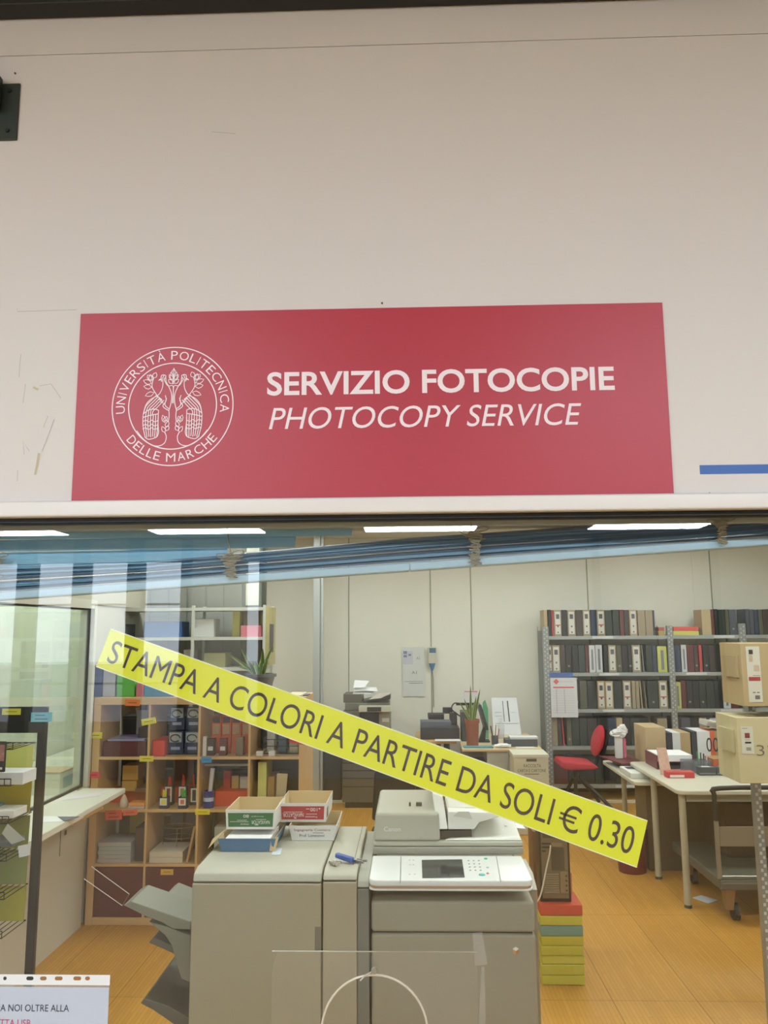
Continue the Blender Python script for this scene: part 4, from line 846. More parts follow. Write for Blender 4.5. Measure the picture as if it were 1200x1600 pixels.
def cup(c, r, u, y, rgb, lab, pens, h=.075, wd=.058, lbl=None, grp='pen cups in the birch shelf'):
    a, b, z0, z1 = cell(c, r); x = a+(b-a)*u; y = YF+y
    t2 = thing('pen_cup', lab, 'pen cup', (x, y, z0), grp)
    mb = MB(); wl = wd/2
    mb.box(x-wl, x+wl, y-wl, y+wl, z0, z0+.006); mb.box(x-wl, x+wl, y-wl, y-wl+.004, z0+.006, z0+h); mb.box(x-wl, x+wl, y+wl-.004, y+wl, z0+.006, z0+h)
    mb.box(x-wl, x-wl+.004, y-wl+.004, y+wl-.004, z0+.006, z0+h); mb.box(x+wl-.004, x+wl, y-wl+.004, y+wl-.004, z0+.006, z0+h); mb.build('holder', C(*rgb, .5), t2)
    if lbl:
        MB().box(x-wl+.005, x+wl-.005, y-wl-.001, y-wl-.0002, z0+.022, z0+h-.006).build('label', C(214, 214, 210, .6), t2)
        MB().box(x-wl+.016, x+wl-.016, y-wl-.0016, y-wl-.0011, z0+.03, z0+h-.016).build('picture', C(*lbl, .6), t2)
    for i, (pr, ln) in enumerate(pens):
        rr_ = random.Random(i+int(u*100)+c*7+int(y*100)); px_ = x+(-.5+(i+.5)/len(pens))*wd*.7
        cn = {(220, 214, 60): 'yellow', (58, 178, 72): 'green', (206, 58, 60): 'red', (214, 78, 84): 'pink', (40, 44, 70): 'dark blue'}[pr]
        o = MB().cyl((px_, y+rr_.uniform(-.012, .012), z0+.008), (px_+rr_.uniform(-.008, .008), y+rr_.uniform(-.01, .01), z0+ln), .0055, n=8).build('pen', C(*pr, .4), cat='pen', group=cn+' pens standing in the '+lab)
        o['label'] = cn+' pen standing in the '+lab.replace(' in the second cube of the third row', ' in the shelf')
a1 = (220, 214, 60); g1 = (58, 178, 72); r1 = (206, 58, 60); d1 = (40, 44, 70)
cup(1, 2, .30, .05, (40, 42, 74), 'navy cup of yellow pens in the second cube of the third row', [(a1, .12), (a1, .115), (a1, .118), (d1, .125)], lbl=(214, 206, 60))
cup(1, 2, .70, .05, (40, 42, 74), 'navy cup of green pens in the second cube of the third row', [(g1, .12), (g1, .11), (g1, .122), (g1, .118)], lbl=(200, 110, 70))
cup(1, 2, .30, .16, (40, 42, 74), 'navy cup of red markers behind the yellow pens', [(r1, .19), (r1, .18)], .13, lbl=(190, 70, 70))
cup(1, 2, .60, .16, (40, 42, 74), 'navy cup of pink markers behind the green pens', [((214, 78, 84), .20), ((214, 78, 84), .19)], .13, lbl=(180, 130, 90))
cup(1, 2, .86, .16, (40, 42, 74), 'navy cup with one red marker behind the green pens', [(r1, .2), (d1, .15)], .12, lbl=(60, 60, 70))
put('storage_box', 1, 2, .05, .98, .10, (204, 66, 42), 'orange red tray behind the pen cups', 'tray', .22, .34)
put('display_card', 1, 2, .20, .66, .27, (128, 104, 88), 'brown packaging panel at the back of the second cube of the third row', 'card', .35, .36)
put('display_card', 1, 2, .70, .98, .29, (52, 66, 90), 'dark blue pack hanging at the back of the second cube of the third row', 'pack', .35, .36)
a, b, z0, z1 = cell(2, 2); x = a+.05
t2 = thing('tin', 'dark blue tin with white label in the third cube of the third row', 'tin', (x, YF+.06, z0))
MB().lathe([(.001, 0), (.036, 0), (.036, .112), (.033, .112), (.033, .01), (.001, .01)], (x, YF+.06, z0), 24).build('body', C(24, 40, 132, .35), t2, smooth=True)
MB().lathe([(.0364, .045), (.0368, .045), (.0368, .07), (.0364, .07)], (x, YF+.06, z0), 24).build('label', C(170, 186, 220, .6), t2)
MB().cyl((x+.001, YF+.06, z0+.012), (x+.022, YF+.066, z0+.26), .013, .016, 14).build('clear_tube', C(196, 196, 202, .2, var=.15, scale=40), label='clear plastic tube standing in the dark blue tin', cat='tube', smooth=True)
put('storage_box', 2, 2, .26, .98, .10, (208, 64, 40), 'orange red tray right of the dark blue tin', 'tray', .10, .34)
put('storage_box', 2, 2, .36, .52, .12, (168, 36, 40), 'red pack standing in the tray right of the tin', 'pack', .2, .24, .1006)
put('carton', 2, 2, .54, .70, .085, (206, 176, 104), 'tan pack standing in the tray right of the tin', 'pack', .2, .24, .1006)
put('carton', 2, 2, .72, .92, .08, (206, 200, 190), 'white pack standing in the tray right of the tin', 'pack', .2, .24, .1006)
a, b, z0, z1 = cell(2, 2); MB().box(a, b, YF+.12, YF+DB-.01, z0+.265, z0+.28).build('inner_shelf', C(168, 166, 156, .5), label='thin grey shelf board inside the third cube of the third row', cat='shelf board')
put('folder', 3, 2, .12, .30, .30, (204, 206, 120), 'pale yellow upright folder in the right cube of the third row', 'folder', .06, .3)
put('carton', 3, 2, .32, .46, .20, (164, 128, 72), 'brown envelope box beside the pale yellow folder', 'box', .08, .3)
mb = MB(); a, b, z0, z1 = cell(3, 2); mb.slab([(a+.155, YF+.12, z0+.002), (a+.215, YF+.13, z0+.002), (a+.235, YF+.13, z0+.21), (a+.16, YF+.12, z0+.215)], (0, .01, 0)); mb.build('envelope', C(214, 194, 150, .7), label='cream envelope leaning beside the brown box in the right cube', cat='envelope')
put('storage_box', 3, 2, .2, .99, .075, (84, 36, 36), 'low maroon box at the bottom of the right cube', 'box', .02, .05)
# row 2
for k in range(5): put('paper_stack', 0, 1, .02+.02*(k % 2), .72, .026, (178-6*k % 20, 172, 172), 'grey paper pack, %s from the bottom in the left cube of the second row' % ORD[k+1], 'paper pack', .02, .28, .0266*k, 'paper packs in the left cube')
put('folder', 0, 1, .38, .75, .28, (186, 178, 84), 'olive yellow folder standing behind the grey paper packs', 'folder', .30, .31)
put('carton', 0, 1, .76, .98, .22, (70, 52, 44), 'dark brown box right of the grey paper packs', 'box', .06, .3)
for k in range(2): put('paper_stack', 1, 1, .04, .74, .036, (206, 196, 176), 'cream paper pack, %s of two in the second cube of the second row' % ('lower', 'upper')[k], 'paper pack', .02, .28, .0366*k)
a, b, z0, z1 = cell(1, 1); MB(roty((a+.262, 0, z0), .2)).box(a+.262, a+.276, YF+.02, YF+.09, z0+.004, z0+.24).build('folder', C(176, 140, 100, .7), label='brown folder leaning in the second cube of the second row', cat='folder')
for k in range(2): put('blister_pack', 1, 1, .18+.34*k, .46+.34*k, .13, (70, 86, 110), 'pale blue pack at the back of the second row, %s one' % ('left', 'right')[k], 'pack', .34, .35, .17, var=.4, scale=50)
t2 = thing('wire_basket', 'chrome wire stand above the cream paper packs', 'stand', (a+.16, YF+.2, z0+.075)); mb = MB()
for zz_ in (z0+.13, z0+.2): mb.tube([(a+.16+.11*math.cos(i*.4), YF+.2+.08*math.sin(i*.4), zz_) for i in range(16)], .003, 6, True)
for i in range(4): mb.tube([(a+.16+.11*math.cos(i*1.6), YF+.2+.08*math.sin(i*1.6), z0+.075), (a+.16+.11*math.cos(i*1.6), YF+.2+.08*math.sin(i*1.6), z0+.2)], .003, 6)
mb.build('wires', C(190, 190, 188, .2, .9), t2, smooth=True)
for k in range(3): put('carton', 2, 1, .3, .95, .075, (176-8*k, 168, 152), 'grey carton, %s from the bottom in the third cube of the second row' % ORD[k+1], 'carton', .05, .3, .0756*k)
put('storage_box', 3, 1, .1, .9, .16, (60, 44, 44), 'dark box in the right cube of the second row', 'box', .05, .3)
# price tags on the shelf fronts
TG = [(195, 219, 1093, 1103, (222, 120, 60), 'orange tag on the top edge of the birch shelf', .02), (136, 160, 1144, 1154, (214, 200, 70), 'yellow tag on the left side panel of the birch shelf', 0), (221, 244, 1122, 1132, (216, 204, 60), 'yellow tilted tag on the first upright of the top row', -.17), (218, 240, 1181, 1190, (216, 200, 50), 'yellow tag under the first upright of the top row', 0), (136, 156, 1206, 1216, (222, 76, 82), 'red tag on the left side panel of the birch shelf', 0), (164, 191, 1266, 1281, (214, 74, 52), 'larger orange red tag below the left cube of the third row', -.05), (192, 215, 1265, 1274, (226, 104, 70), 'narrow orange tag beside the larger orange red tag', -.06), (314, 331, 1183, 1192, (50, 140, 196), 'blue tag on the second upright of the shelf', 0), (305, 328, 1264, 1273, (222, 204, 40), 'yellow tag below the dark blue tin', 0), (452, 478, 1152, 1162, (204, 50, 58), 'red tag on the right side panel of the birch shelf', .15)]
for x0_, x1_, y0_, y1_, c, lab, r in TG: note(x0_, x1_, y0_, y1_, YF-.0015, c, lab, lines=1 if y1_-y0_ < 12 else 2, rot=r)
note(251, 271, 1358, 1367, YF+.0025, (216, 172, 66), 'orange yellow tag on a maroon door of the birch shelf', lines=1)
# on top of the shelf
def ontop(name, px0, px1, pyt, rgb, lab, cat, y0=.06, y1=.30, **k):
    A, B = P(px0, pyt, Y=YF+y0), P(px1, pyt, Y=YF+y0)
    return MB().box(A.x, B.x, YF+y0, YF+y1, bt+.0006, A.z).build(name, C(*rgb, .55, **k), label=lab, cat=cat, bevel=.003)
ontop('binder', 146, 161, 1040, (70, 84, 128), 'blue binder at the left end on top of the birch shelf', 'binder')
ontop('binder', 162, 181, 1042, (176, 178, 190), 'grey binder beside the blue one on top of the shelf', 'binder')
ontop('box_file', 184, 212, 1030, (96, 178, 76), 'bright green box file on top of the birch shelf', 'box file')
ontop('carton', 213, 225, 1068, (206, 120, 130), 'pink pack on top of the birch shelf beside the green file', 'pack')
ontop('storage_box', 226, 272, 1062, (58, 132, 170), 'blue box on top of the birch shelf', 'box', .05, .3)
ontop('carton', 447, 471, 1086, (206, 190, 150), 'low cream carton beside the plant pot at the right end of the shelf', 'carton', .01, .3)
ontop('carton', 473, 481, 1086, (44, 52, 78), 'narrow dark blue pack at the right end of the shelf top', 'pack', .05, .2)
# potted plant
zc_ = P(420, 1086, Y=YF+.03).z+.001; pc = P(408, 1080, Y=YF+.14); pc.z = bt+.001
A, B = P(376, 1053, Y=YF+.14), P(442, 1053, Y=YF+.14); xc = P(411, 1053, Y=YF+.14).x; zr_ = A.z; R1 = .105
def snake(name, lab, cx, cy, z0_, H, r0, r1, potrgb, leaves, seed, saucer=False):
    t = thing(name, lab, 'potted plant', (cx, cy, z0_)); rim = r1*1.08
    MB().lathe([(.001, 0), (r0, 0), (r1*.96, H*.86), (rim, H*.86), (rim, H), (r1*.9, H), (r1*.88, H*.9), (.001, H*.9)], (cx, cy, z0_), 28).build('pot', C(*potrgb, .55), t, smooth=True)
    MB().lathe([(.001, H*.9+.0005), (r1*.86, H*.9+.0005), (r1*.84, H*.92), (.001, H*.93)], (cx, cy, z0_), 20).build('soil', C(66, 50, 38, .9, bump=.3), t)
    rs = random.Random(seed)
    for k, (dx, dz, wd, bend) in enumerate(leaves):
        for part, ww, rgb in (('leaf', wd, (186, 188, 96)), ('leaf_stripe', wd*.66, (74, 112, 54))):
            mb = MB(); n = 9; rows = []
            for i in range(n+1):
                f = i/n; wl = ww*(math.sin(math.pi*min(1, .22+f*.78))**.8)*(1 if f < 1 else 0)+.0008
                x = cx+dx*(.15+.85*f**(1+bend))+.012*math.sin(k*2.1)*(1-f); z = z0_+H*.91+dz*f-(bend*.25*dz*f**3 if bend > .3 else 0); y = cy+.03*math.sin(k*1.7)+(.05*math.cos(k*2.3))*f-(0.0012 if part != 'leaf' else 0)
                an = .5*math.sin(k*1.3); rows.append([(x-wl*math.cos(an), y-wl*math.sin(an), z), (x, y+.004, z-.001), (x+wl*math.cos(an), y+wl*math.sin(an), z)])
            for r_a, r_b in zip(rows, rows[1:]):
                for q_ in (0, 1): mb.slab([r_a[q_], r_a[q_+1], r_b[q_+1], r_b[q_]], (0, .001, 0))
            mb.build(part, C(*rgb, .4, var=.2, scale=30), t, smooth=True)
    return t
H = zr_-bt
snake('potted_plant', 'snake plant in a dark grey pot on top of the birch shelf', xc-.02, YF+.15, bt+.001, H, .065, .105, (96, 98, 96), [(-.26, .16, .02, .2), (-.20, .08, .018, .5), (-.14, .19, .016, .1), (.01, .14, .02, .1), (.02, .19, .02, .05), (.08, .22, .014, .2), (-.04, .10, .022, .3), (.06, .12, .016, .1)], 4)

# ------------------------------------------------------------------ storage behind the birch shelf
YP = 5.45; gp = C(140, 142, 134, .6, var=.03); 
a, b = P(150, 950, Y=YP), P(409, 950, Y=YP)
mb = MB()
n_ = 9
for i in range(n_):
    xa = a.x+(b.x-a.x)*i/n_; xb = a.x+(b.x-a.x)*(i+1)/n_-.012
    mb.box(xa, xb, YP, YP+.05, 0, CZ-.01); mb.box(xb, xb+.012, YP+.008, YP+.05, 0, CZ-.01)
mb.build('wall_partition', gp, kind='structure')
a2 = P(384, 930, Y=YP-.02); b2 = P(404, 930, Y=YP-.02); MB().box(a2.x, b2.x, YP-.02, YP-.001, P(384, 946, Y=YP).z, CZ-.3).build('board', C(212, 214, 196, .5), label='pale upright board leaning high on the grey partition behind the shelf', cat='board')
MB().box(b.x, b.x+.03, YP-.01, YP+.05, 0, CZ-.01).build('trim_30', C(70, 70, 60, .6, var=0), kind='structure')
Yq = 4.95; xl_, xr_ = P(150, 950, Y=Yq).x, P(415, 950, Y=Yq).x
t = thing('storage_rack', 'white metal storage rack behind the birch shelf', 'rack', ((xl_+xr_)/2, Yq+.18, 0))
wm = C(196, 198, 188, .45)
for x in (xl_, P(301, 980, Y=Yq).x-.01, xr_-.02):
    MB().box(x, x+.022, Yq, Yq+.02, 0, P(300, 946, Y=Yq).z).build('post', wm, t)
    MB().box(x, x+.022, Yq+.34, Yq+.36, 0, P(300, 946, Y=Yq).z).build('post', wm, t)
for py in (952, 998, 1046, 1094):
    z = P(300, py, Y=Yq).z; MB().box(xl_+.023, xr_-.021, Yq+.001, Yq+.359, z-.012, z+.012).build('shelf', wm, t)
MB().box(xr_+.001, xr_+.03, Yq, Yq+.3, P(415, 1040, Y=Yq).z, P(415, 948, Y=Yq).z).build('end_panel', C(170, 160, 104, .6, var=.3, scale=5), t)
MB().box(xr_+.0305, xr_+.032, Yq+.02, Yq+.2, P(415, 1020, Y=Yq).z, P(415, 975, Y=Yq).z).build('end_print', C(60, 56, 66, .6, var=.3, scale=30), t)
def onrackq(px0, px1, pyt, pyb, rgb, name, lab, cat, th=.22):
    A, B = P(px0, pyb, Y=Yq+.04), P(px1, pyt, Y=Yq+.04)
    z = min([P(300, q_, Y=Yq).z+.0125 for q_ in (952, 998, 1046, 1094)], key=lambda v: abs(v-A.z))
    MB().box(A.x, B.x, Yq+.04, Yq+.04+th, z, B.z).build(name, C(*rgb, .65, var=.05), label=lab, cat=cat, bevel=.003)
onrackq(303, 334, 967, 995, (196, 196, 192), 'carton', 'white carton on the rack behind the yellow strip, upper shelf', 'box')
onrackq(376, 409, 977, 995, (206, 112, 122), 'carton', 'pink printed carton on the rack near the plant', 'box', .14)
MB().box(P(368, 960, Y=5.2).x, P(379, 960, Y=5.2).x, 5.1, 5.25, P(300, 998, Y=Yq).z+.0127, P(300, 952, Y=Yq).z-.014).build('binder', C(204, 200, 96, .6), label='pale yellow binder standing behind the pink carton on the rack', cat='binder')
MB().box(P(381, 960, Y=5.2).x, P(408, 960, Y=5.2).x, 5.19, 5.26, P(300, 998, Y=Yq).z+.0127, P(300, 952, Y=Yq).z-.014).build('folder', C(176, 166, 118, .7), label='olive beige folder standing behind the pink carton on the rack', cat='folder')
onrackq(224, 284, 971, 995, (66, 104, 160), 'storage_box', 'wide blue storage box on the rack left of the white carton', 'box')
onrackq(168, 197, 975, 995, (96, 100, 104), 'storage_box', 'dark grey box on the rack at its left end', 'box')
onrackq(286, 298, 1015, 1046, (178, 172, 166), 'binder', 'grey binder on the lower shelf of the rack', 'binder')
onrackq(318, 352, 1020, 1046, (150, 150, 106), 'carton', 'olive carton on the lower shelf of the rack above the strip', 'box')

# dark cabinets behind the birch shelf and beside the rear copier
def cabinet(lab, x0, x1, y0, y1, z1, rgb, n):
    t = thing('filing_cabinet', lab, 'cabinet', ((x0+x1)/2, (y0+y1)/2, 0)); m = C(*rgb, .5, .1, var=.05)
    MB().box(x0, x1, y0+.012, y1, .002, z1).build('body', m, t, bevel=.003)
    for i in range(n):
        za, zb_ = .02+(z1-.03)*i/n, .02+(z1-.03)*(i+1)/n-.008
        d = MB().box(x0+.008, x1-.008, y0, y0+.0115, za, zb_).build('drawer', m, t, bevel=.002)
        MB().box((x0+x1)/2-.05, (x0+x1)/2+.05, y0-.012, y0-.0005, zb_-.04, zb_-.028).build('handle', C(120, 120, 112, .4, .4), d)
cabinet('dark olive filing cabinet seen through the right columns of the birch shelf', -1.42, -.80, 4.755, 4.93, 1.32, (74, 76, 66), 7)
cabinet('dark grey filing cabinet seen through the left columns of the birch shelf', -2.14, -1.44, 4.755, 4.93, 1.32, (66, 66, 62), 4)
cabinet('dark grey cabinet between the metal post and the small rear copier', P(504, 1200, Y=8.36).x, P(533, 1200, Y=8.36).x, 8.36, 8.84, P(515, 1136, Y=8.36).z, (58, 60, 58), 1)

# ------------------------------------------------------------------ rear copier, wall items
Yc = 7.95; DK = C(92, 88, 76, .5, var=.05); DKK = C(34, 34, 32, .5); LG = C(166, 164, 144, .5)
x0, x1 = P(535, 1180, Y=Yc).x, P(610, 1180, Y=Yc).x
t = thing('photocopier', 'small dark copier with loose papers on top at the back wall', 'photocopier', ((x0+x1)/2, Yc+.28, 0))
zz1 = P(570, 1150, Y=Yc).z; z2 = P(570, 1112, Y=Yc).z; z3_ = P(570, 1103, Y=Yc).z
MB().box(x0, x1, Yc, Yc+.56, .06, zz1).build('body', DK, t, bevel=.006)
mb = MB()
for py in (1192, 1204, 1216, 1229): z = P(570, py, Y=Yc).z; mb.box(x0+.004, x1-.004, Yc-.003, Yc+.01, z-.006, z+.004)
mb.build('drawer_seam', C(40, 38, 32, .6, var=0), t)
MB().box(x0+.03, x1-.03, Yc+.02, Yc+.5, 0, .06).build('base', DKK, t)
xm = P(592, 1140, Y=Yc).x
MB().box(x0, P(562, 1130, Y=Yc).x, Yc, Yc+.55, zz1+.001, z2).build('left_column', DK, t, bevel=.004)
MB().box(P(562, 1130, Y=Yc).x+.001, xm, Yc+.12, Yc+.5, zz1+.001, z2).build('exit_bay', DKK, t)
MB().box(xm+.001, x1, Yc, Yc+.55, zz1+.001, z2).build('right_column', C(140, 134, 116, .5), t, bevel=.004)
MB().box(P(597, 1125, Y=Yc).x, P(608, 1120, Y=Yc).x, Yc-.004, Yc-.0005, P(600, 1128, Y=Yc).z, P(600, 1122, Y=Yc).z).build('label', C(196, 194, 180, .6), t)
MB().box(P(561, 1110, Y=Yc).x, x1+.01, Yc-.06, Yc+.1, z2+.001, z3_).build('control_panel', C(186, 186, 166, .5), t, bevel=.004)
MB().box(P(574, 1110, Y=Yc).x, P(596, 1110, Y=Yc).x, Yc-.064, Yc-.0605, z2+.008, z3_-.008).build('display', DKK, t)
MB().box(x0+.02, x1-.01, Yc+.1, Yc+.5, z2+.001, z3_+.025).build('scanner', C(110, 108, 92, .5), t, bevel=.006)
z4 = z3_+.026; xt = P(566, 1095, Y=Yc).x
MB().hexa([(xt, Yc+.1, z4), (x1, Yc+.1, z4+.035), (x1, Yc+.45, z4+.035), (xt, Yc+.45, z4)], [(xt, Yc+.1, z4+.02), (x1, Yc+.1, z4+.085), (x1, Yc+.45, z4+.085), (xt, Yc+.45, z4+.02)]).build('feeder_tray', C(44, 44, 40, .5), t)
MB().box(x0+.0, P(566, 1090, Y=Yc).x-.01, Yc+.12, Yc+.5, z4, P(550, 1086, Y=Yc).z).build('feeder', DK, t, bevel=.004)
zf_ = P(550, 1086, Y=Yc).z+.0006
for k, (pts, lab) in enumerate(((((551, 1084), (580, 1087), (589, 1078), (553, 1080)), 'lowest white sheet spilling over the small rear copier'), (((553, 1079), (590, 1080), (588, 1074), (555, 1073)), 'middle white sheet on the small rear copier'), (((552, 1075), (570, 1074), (577, 1064), (554, 1063)), 'uppermost curled white sheet on the small rear copier'))):
    pp = [P(x, y, Y=Yc+(.16+.1*(i > 1))) for i, (x, y) in enumerate(pts)]
    for p_ in pp: p_.z = max(p_.z, zf_+.02*k)
    if k == 0: [setattr(p_, 'z', zf_) for p_ in pp[:1]]
    MB().slab(pp, (0, .002, .002)).build('paper_sheet', PAPER, label=lab, cat='paper')
pp = [P(x, y, Y=Yc+(.02 if i < 2 else .09)) for i, (x, y) in enumerate(((577, 1093), (595, 1091), (613, 1082), (590, 1084)))]
MB().slab(pp, (0, .002, .004)).build('magazine', C(186, 178, 164, .6, var=.3, scale=40), label='grey magazine lying open on the rear copier feeder tray', cat='magazine')
# poster, dispenser
Yw = BW-.012
A, B = P(629, 1088, Y=Yw), P(663, 1011, Y=Yw)
t = thing('wall_poster', 'tall white paper format chart A1 A2 on the back wall', 'poster', ((A.x+B.x)/2, Yw, A.z))
MB().box(A.x, B.x, Yw-.004, Yw, A.z, B.z).build('sheet', C(206, 208, 204, .7), t)
Q = [(A.x, Yw-.005, A.z), (B.x, Yw-.005, A.z), (B.x, Yw-.005, B.z), (A.x, Yw-.005, B.z)]
mb = MB(); text_on(mb, 'A1', Q, .42, .64, .45, .51); text_on(mb, 'A2', Q, .64, .80, .75, .80); text_on(mb, 'A3', Q, .20, .34, .68, .72); bars_on(mb, Q, [(.1, .9, .295, .303), (.3, .92, .26, .27)], .0002); mb.build('lettering', C(110, 112, 116, .7, var=0), t)
mb = MB(); bars_on(mb, Q, [(.03, .48, .65, .92)], .0003); mb.build('tinted_field', C(188, 192, 204, .7), t)
mb = MB(); bars_on(mb, Q, [(.06, .22, .86, .92), (.06, .22, .79, .84), (.28, .4, .82, .86)], .0006); mb.build('small_print', C(120, 126, 150, .7), t)
A, B = P(668, 1048, Y=Yw), P(682, 1011, Y=Yw); xm = (A.x+B.x)/2
t = thing('dispenser', 'small blue and clear dispenser hanging on the back wall beside the poster', 'dispenser', (xm, Yw, A.z))
MB().box(A.x+.01, B.x-.005, Yw-.06, Yw-.001, P(675, 1024, Y=Yw).z, B.z).build('body', C(196, 200, 186, .4), t, bevel=.006)
MB().box(A.x+.025, B.x-.012, Yw-.063, Yw-.0605, P(675, 1020, Y=Yw).z, B.z-.01).build('window', C(72, 106, 132, .3), t)
MB().box(A.x+.01, B.x-.005, Yw-.055, Yw-.002, P(675, 1036, Y=Yw).z, P(675, 1024, Y=Yw).z-.001).build('clear_tank', C(200, 198, 176, .3), t)
MB().cyl((xm, Yw-.03, A.z), (xm, Yw-.03, P(675, 1036, Y=Yw).z-.001), .012, .04).build('nozzle', C(70, 120, 172, .4), t)
MB().tube([(xm, Yw-.03, A.z-.001), (xm+.01, Yw-.01, A.z-.1), (xm+.012, Yw-.006, 1.0)], .005, 6).build('cord', C(120, 122, 108, .6), t)

# ------------------------------------------------------------------ desks at the back
wood = C(198, 172, 124, .5, var=.08, scale=4); wood2 = C(212, 190, 150, .5, var=.06, scale=4)
def table(name, label, poly, z, th, topm, legs, legm, lr=.022, extra=None):
    cx = sum(p[0] for p in poly)/len(poly); cy = sum(p[1] for p in poly)/len(poly); t = thing(name, label, name.replace('_', ' ').split()[-1], (cx, cy, 0))
    MB().prism([(p[0], p[1]) for p in poly], 'z', z-th, z).build('tabletop', topm, t, bevel=.006)
    for lx, ly in legs: MB().cyl((lx, ly, .02), (lx, ly, z-th-.001), lr, n=18).build('leg', legm, t, smooth=True); MB().cyl((lx, ly, 0), (lx, ly, .02), lr*1.08, n=18).build('leg_foot', C(70, 66, 60, .6), t)
    return t
D1 = [P(722, 1170, Z=.73), P(842, 1168, Z=.73)]; y1_ = max(D1[0].y, 7.12)
dl, dr = D1[0].x, D1[1].x; DZ = .73; D1Y = D1[0].y
t = table('desk', 'light wood office desk with monitor and papers near the back wall', [(dl, D1Y), (dr+.02, D1Y), (dr+.06, D1Y+1.35), (dl+.02, D1Y+1.35)], DZ, .03, wood2, [(dl+.08, D1Y+1.28), (dr, D1Y+1.28)], C(150, 146, 130, .5))
A = P(761, 1185, Y=D1Y+.03); MB().box(A.x, P(793, 1185, Y=D1Y+.03).x, D1Y+.03, D1Y+.6, 0, DZ-.031).build('pedestal', C(176, 174, 158, .5), t)
MB().box(A.x+.002, P(793, 1185, Y=D1Y+.03).x-.002, D1Y+.022, D1Y+.0295, .02, P(770, 1192, Y=D1Y).z).build('drawer', C(184, 182, 166, .5), t)
MB().box(dl+.02, A.x-.002, D1Y+.5, D1Y+.53, .1, DZ-.031).build('modesty_panel', C(150, 146, 126, .6), t)
MB().box(P(735, 1200, Y=D1Y).x, P(762, 1200, Y=D1Y).x-.01, D1Y+.1, D1Y+.4, 0, P(748, 1192, Y=D1Y).z).build('computer', C(52, 54, 58, .5), label='dark computer case with light rim under the wooden desk', cat='computer')
yb0 = P(655, 1158, Z=.75).y
el, er = P(651, 1158, Z=.75).x, P(735, 1155, Z=.75).x
t = table('desk', 'honey wood side desk with black trays left of the office desk', [(el-.02, yb0), (dl-.03, yb0), (dl-.03, yb0+.9), (el, yb0+.9)], .75, .03, C(196, 160, 96, .5, var=.08, scale=4), [(el+.12, yb0+.15), (dl-.12, yb0+.15), (dl-.12, yb0+.75)], C(60, 60, 58, .5))
MB().box(P(682, 1170, Y=yb0+.1).x, P(689, 1170, Y=yb0+.1).x, yb0+.1, yb0+.3, .3, .718).build('panel', C(140, 66, 48, .6), t)
def on_desk(px0, px1, pyt, z, y, rgb, name, lab, cat, d=.2, z0=None, rot=0, **k):
    A, B = P(px0, pyt, Y=y), P(px1, pyt, Y=y); zb = (z if z0 is None else z0)+.0008
    return MB().box(A.x, B.x, y, y+d, zb, max(A.z, zb+.004)).build(name, C(*rgb, k.pop('rough', .55), **k), label=lab, cat=cat, bevel=.002)
y = yb0+.12
on_desk(657, 718, 1138, .75, y, (34, 34, 34), 'letter_tray', 'wide black letter tray on the honey wood side desk', 'tray', .3)
on_desk(657, 705, 1128, .75, y+.02, (84, 90, 104), 'letter_tray', 'grey blue document tray on the wide black tray', 'tray', .24, z0=P(657, 1138, Y=y).z)
on_desk(670, 694, 1123, .75, y+.50, (196, 158, 92), 'carton', 'low tan box behind the trays on the side desk', 'box', .2)
on_desk(669, 697, 1117, .75, y+.46, (30, 30, 30), 'speaker', 'black flat device on the tan box on the side desk', 'device', .26, z0=P(669, 1123, Y=y+.50).z)
on_desk(692, 707, 1106, .75, y+.75, (26, 28, 28), 'telephone', 'black upright phone base at the back of the side desk', 'telephone', .1)
on_desk(694, 702, 1116, .75, y+.34, (208, 202, 176), 'box', 'small cream box standing behind the trays on the side desk', 'box', .06)
on_desk(703, 714, 1114, .75, y+.62, (42, 44, 44), 'speaker', 'black loudspeaker on the side desk left of the plant', 'speaker', .1)
MB().box(P(680, 1157, Y=yb0).x, P(720, 1157, Y=yb0).x, yb0-.03, yb0+.10, .7508, .758).build('paper_sheet', PAPER, label='white sheet hanging over the front of the side desk', cat='paper')
# right desk: monitor seen edge-on, plant, pens, papers
yd = D1Y
MB().box(P(722, 1152, Y=yd+.55).x, P(735, 1152, Y=yd+.55).x, yd+.55, yd+.85, DZ+.001, P(722, 1113, Y=yd+.55).z).build('computer', C(62, 66, 66, .5, var=.03), label='dark grey computer tower on the desk left of the snake plant', cat='computer', bevel=.003)
c = P(738, 1146, Y=yd+.24)
snake('potted_plant', 'snake plant in a terracotta pot on the office desk', c.x, yd+.24, DZ+.001, P(738, 1124, Y=yd+.24).z-DZ, .062, .075, (150, 84, 60), [(-.13, .20, .013, .15), (-.08, .24, .014, .1), (-.01, .38, .014, .05), (.05, .26, .016, .1), (.09, .34, .014, .15), (.03, .2, .014, .2), (-.1, .14, .012, .3)], 9)
xk = P(755, 1150, Y=yd+.5)
t = thing('monitor', 'black desktop monitor seen edge-on beside the snake plant', 'monitor', (xk.x, yd+.5, DZ))
xt0, xt1 = P(748, 1100, Y=yd+.5), P(762, 1148, Y=yd+.5)
MB().hexa([(xt1.x-.03, yd+.40, xt1.z+.06), (xt1.x+.005, yd+.40, xt1.z+.06), (xt1.x+.005, yd+.75, xt1.z+.06), (xt1.x-.03, yd+.75, xt1.z+.06)],
          [(xt0.x-.01, yd+.40, xt0.z), (xt0.x+.02, yd+.40, xt0.z), (xt0.x+.02, yd+.75, xt0.z), (xt0.x-.01, yd+.75, xt0.z)]).build('screen', C(48, 52, 54, .4), t, bevel=.004)
MB().prism([(xk.x-.05, DZ+.018), (xk.x+.02, DZ+.018), (xk.x+.035, xt1.z+.1), (xk.x+.015, xt1.z+.1)], 'y', yd+.48, yd+.56).build('stand', C(40, 42, 44, .4), t)
